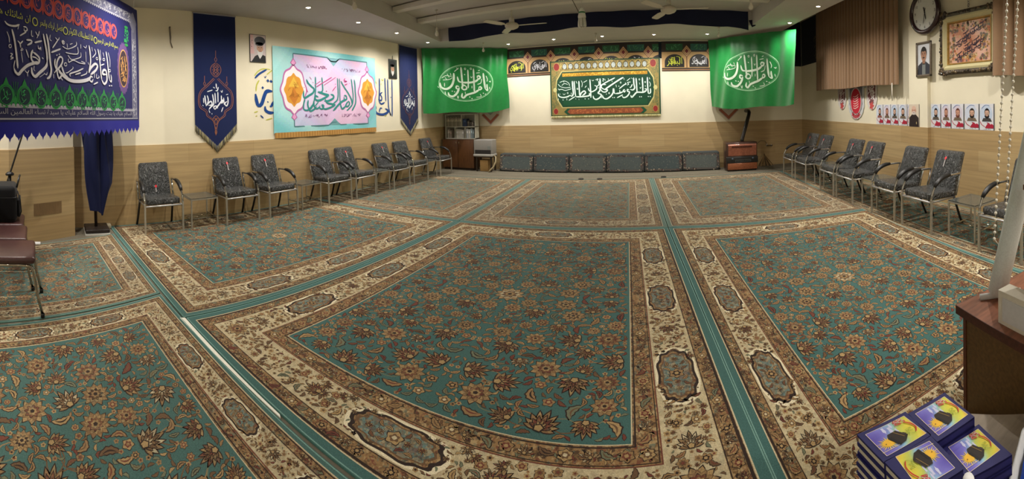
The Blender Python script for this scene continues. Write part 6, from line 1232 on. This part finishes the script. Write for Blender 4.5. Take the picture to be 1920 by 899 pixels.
# prayer books with a printed cover, four piles
def book_at(Q, z, h, cover, rot, label, parent_group):
    """Q: plan corners of the cover, left, back, right, front"""
    t = thing('book', label, 'book', (0, 0, 0), 0, parent_group); m = MB(); q = [Vector(p) for p in Q]; c = (q[0] + q[1] + q[2] + q[3]) / 4; NV = (38, 37, 92)
    P = lambda k, zz: [(c.x + (p.x - c.x) * k, c.y + (p.y - c.y) * k, zz) for p in q]
    for z0, z1, k in ((z, z + .006, 1), (z + h - .007, z + h, 1)):
        m.add(P(k, z0) + P(k, z1), [(0, 1, 2, 3), (4, 5, 6, 7)] + [(i, (i + 1) % 4, 4 + (i + 1) % 4, 4 + i) for i in range(4)], NV)
    m.add([(*(q[i]), z) for i in (2, 3)] + [(*(q[i]), z + h) for i in (2, 3)], [(0, 1, 3, 2)], NV); m.build('cover', M_BOOK, t)
    m = MB(); m.add(P(.955, z + .006) + P(.955, z + h - .007), [(i, (i + 1) % 4, 4 + (i + 1) % 4, 4 + i) for i in range(4)], (206, 198, 178)); m.build('pages', M_PLAIN, t)
    if not cover: return
    o, uu, vv = (q[0], q[3] - q[0], q[1] - q[0]) if not rot else (q[2], q[1] - q[2], q[3] - q[2])
    S_ = lambda u, v, ly=0: (*(o + uu * u + vv * v), z + h + .0006 + ly * .0005); m = MB(); r = random.Random(3)
    A, B_ = .11, .90
    def pic(p, q_):
        u, v = A + p * (B_ - A), A + q_ * (B_ - A); d = (u + v) / 2; n = .06 * math.sin(u * 11 + v * 4)
        st = [(.15, (96, 84, 178)), (.32, (126, 120, 206)), (.45, (150, 196, 222)), (.58, (196, 206, 96)), (.74, (226, 214, 70)), (.9, (238, 178, 96))]; x = v * .75 + u * .1 + .06 + n
        for (a, ca), (b2, cb) in zip(st[:-1], st[1:]):
            if x <= b2: k = min(1, max(0, (x - a) / (b2 - a))); return tuple(int((ca[i] * (1 - k) + cb[i] * k) / 4) * 4 for i in range(3))
        return st[-1][1]
    m.grid(lambda p, q_: S_(A + p * (B_ - A), A + q_ * (B_ - A), 0), 28, 28, pic, False)
    sh_ = lambda u, v, ly=0: S_(u, v, ly)
    for cx, cy, rx, ry in ((.24, .40, .10, .028), (.32, .50, .13, .03), (.20, .55, .08, .022), (.42, .58, .10, .02)): ell(m, sh_, cx, cy, rx, ry, (204, 206, 236), 1, 16, 5, .2)
    line(m, sh_, [(A, A), (B_, A), (B_, B_), (A, B_), (A, A)], .010, (230, 214, 190), 1)
    cx, cy = .62, .30
    for i in range(22):
        a = 2 * PI * i / 22; L = .22 if i % 2 else .17; m.poly([S_(cx + .10 * math.cos(a - .13), cy + .10 * math.sin(a - .13), 2), S_(cx + L * math.cos(a), cy + L * math.sin(a), 2), S_(cx + .10 * math.cos(a + .13), cy + .10 * math.sin(a + .13), 2)], (240, 206, 84))
    ell(m, sh_, cx, cy, .105, .105, (238, 186, 56), 3, 24)
    line(m, sh_, [(.74, A - .02), (.74, B_ * .55)], .010, (230, 206, 150), 4) if False else line(m, sh_, [(.80, A - .02), (.80, .48)], .012, (236, 214, 160), 4)
    K = ((.41, .38), (.40, .55), (.665, .66), (.80, .55), (.83, .42), (.54, .34))
    m.poly([S_(u, v, 5) for u, v in K], (42, 33, 26)); m.poly([S_(u, v, 6) for u, v in ((.53, .35), (.83, .42), (.82, .47), (.52, .40))], (28, 23, 20)); m.poly([S_(u, v, 6) for u, v in ((.41, .48), (.67, .58), (.67, .595), (.41, .495))], (140, 112, 60)); m.poly([S_(u, v, 6) for u, v in ((.56, .56), (.64, .60), (.62, .66), (.545, .62))], (60, 48, 36))
    scrawl(m, sh_, .12, .30, .62, .82, (196, 40, 56), 5, 30, .012, r); scrawl(m, sh_, .12, .30, .62, .82, (232, 226, 226), 6, 10, .007, r); pen(m, [(.28, .78), (.42, .85), (.58, .87), (.72, .80)], .022, sh_, (190, 34, 36), 6); scrawl(m, sh_, .45, .72, .68, .80, (150, 170, 60), 5, 12, .008, r); ell(m, sh_, .64, .24, .014, .012, (60, 50, 40), 7, 8)
    m.build('cover_print', M_BOOK, t)
PILES = [('left rear', [(0.643, 1.05), (0.832, 1.026), (0.836, 0.895), (0.659, 0.919)], 6, 0.0332, False), ('right rear', [(0.834, 1.013), (0.999, 0.993), (0.989, 0.836), (0.832, 0.863)], 6, 0.0332, False), ('front', [(0.661, 0.921), (0.832, 0.893), (0.822, 0.74), (0.674, 0.777)], 6, 0.0332, True), ('right', [(0.856, 0.868), (1.006, 0.831), (0.981, 0.671), (0.834, 0.732)], 5, 0.0328, False)]
for nm, Q, n, h, rot in PILES:
    for i in range(n):
        j = random.Random(nm + str(i)); dx, dy = (0, 0) if i == n - 1 else (j.uniform(-.004, .004), j.uniform(-.004, .004))
        ordn = ('bottom', 'second from the bottom', 'third from the bottom', 'fourth from the bottom', 'fifth from the bottom', 'sixth from the bottom')[i]
        lab = ('navy book with a cube and yellow sun cover, top of the %s pile' % nm) if i == n - 1 else 'navy wrapped book, %s in the %s pile' % (ordn, nm)
        book_at([(x + dx, y + dy) for x, y in Q], .301 + i * h, h - .001, i == n - 1, rot, lab, 'wrapped navy prayer books piled on the low table')
t = thing('plastic_tub', 'white-rimmed plastic tub with a blue lining at the lower right corner', 'tub', (1.075, .60, .301), .35); m = MB()
def tubw(k, z, r=.035): return [( (.13 * k - r) * sx + r * math.cos(a), (.10 * k - r) * sy + r * math.sin(a), z) for sx, sy, a0 in ((1, 1, 0), (-1, 1, PI / 2), (-1, -1, PI), (1, -1, 3 * PI / 2)) for a in [a0 + PI / 2 * i / 5 for i in range(6)]]
rs = [tubw(.82, 0), tubw(1, .085), tubw(1.06, .088), tubw(1.06, .095), tubw(.97, .095), tubw(.80, .01)]; n = 24
m.add([p for r_ in rs for p in r_], [(k * n + i, k * n + (i + 1) % n, (k + 1) * n + (i + 1) % n, (k + 1) * n + i) for k in range(5) for i in range(n)] + [tuple(range(n))], (226, 228, 232), True); m.build('tub', M_PLAIN, t)
m = MB(); r2 = random.Random(2)
m.grid(lambda p, q: ((p - .5) * .21, (q - .5) * .155, .07 + .016 * math.sin(p * 17 + q * 5) * math.sin(q * 13)), 16, 14, (28, 70, 170)); m.build('lining', M_CLOTH, t)
t = thing('bottle', 'small bottle with a white cap in front of the nearest book pile', 'bottle', (.80, .70, .301)); m = MB()
m.lathe([(0, 0), (.03, 0), (.032, .01), (.032, .13), (.024, .155), (.013, .165), (.013, .185)], (0, 0, 0), (206, 206, 204), 18); m.build('body', M_PLAIN, t); m = MB(); m.lathe([(.016, .183), (.017, .186), (.017, .212), (.014, .218), (0, .218)], (0, 0, 0), (236, 236, 236), 16); m.build('cap', M_PLAIN, t)
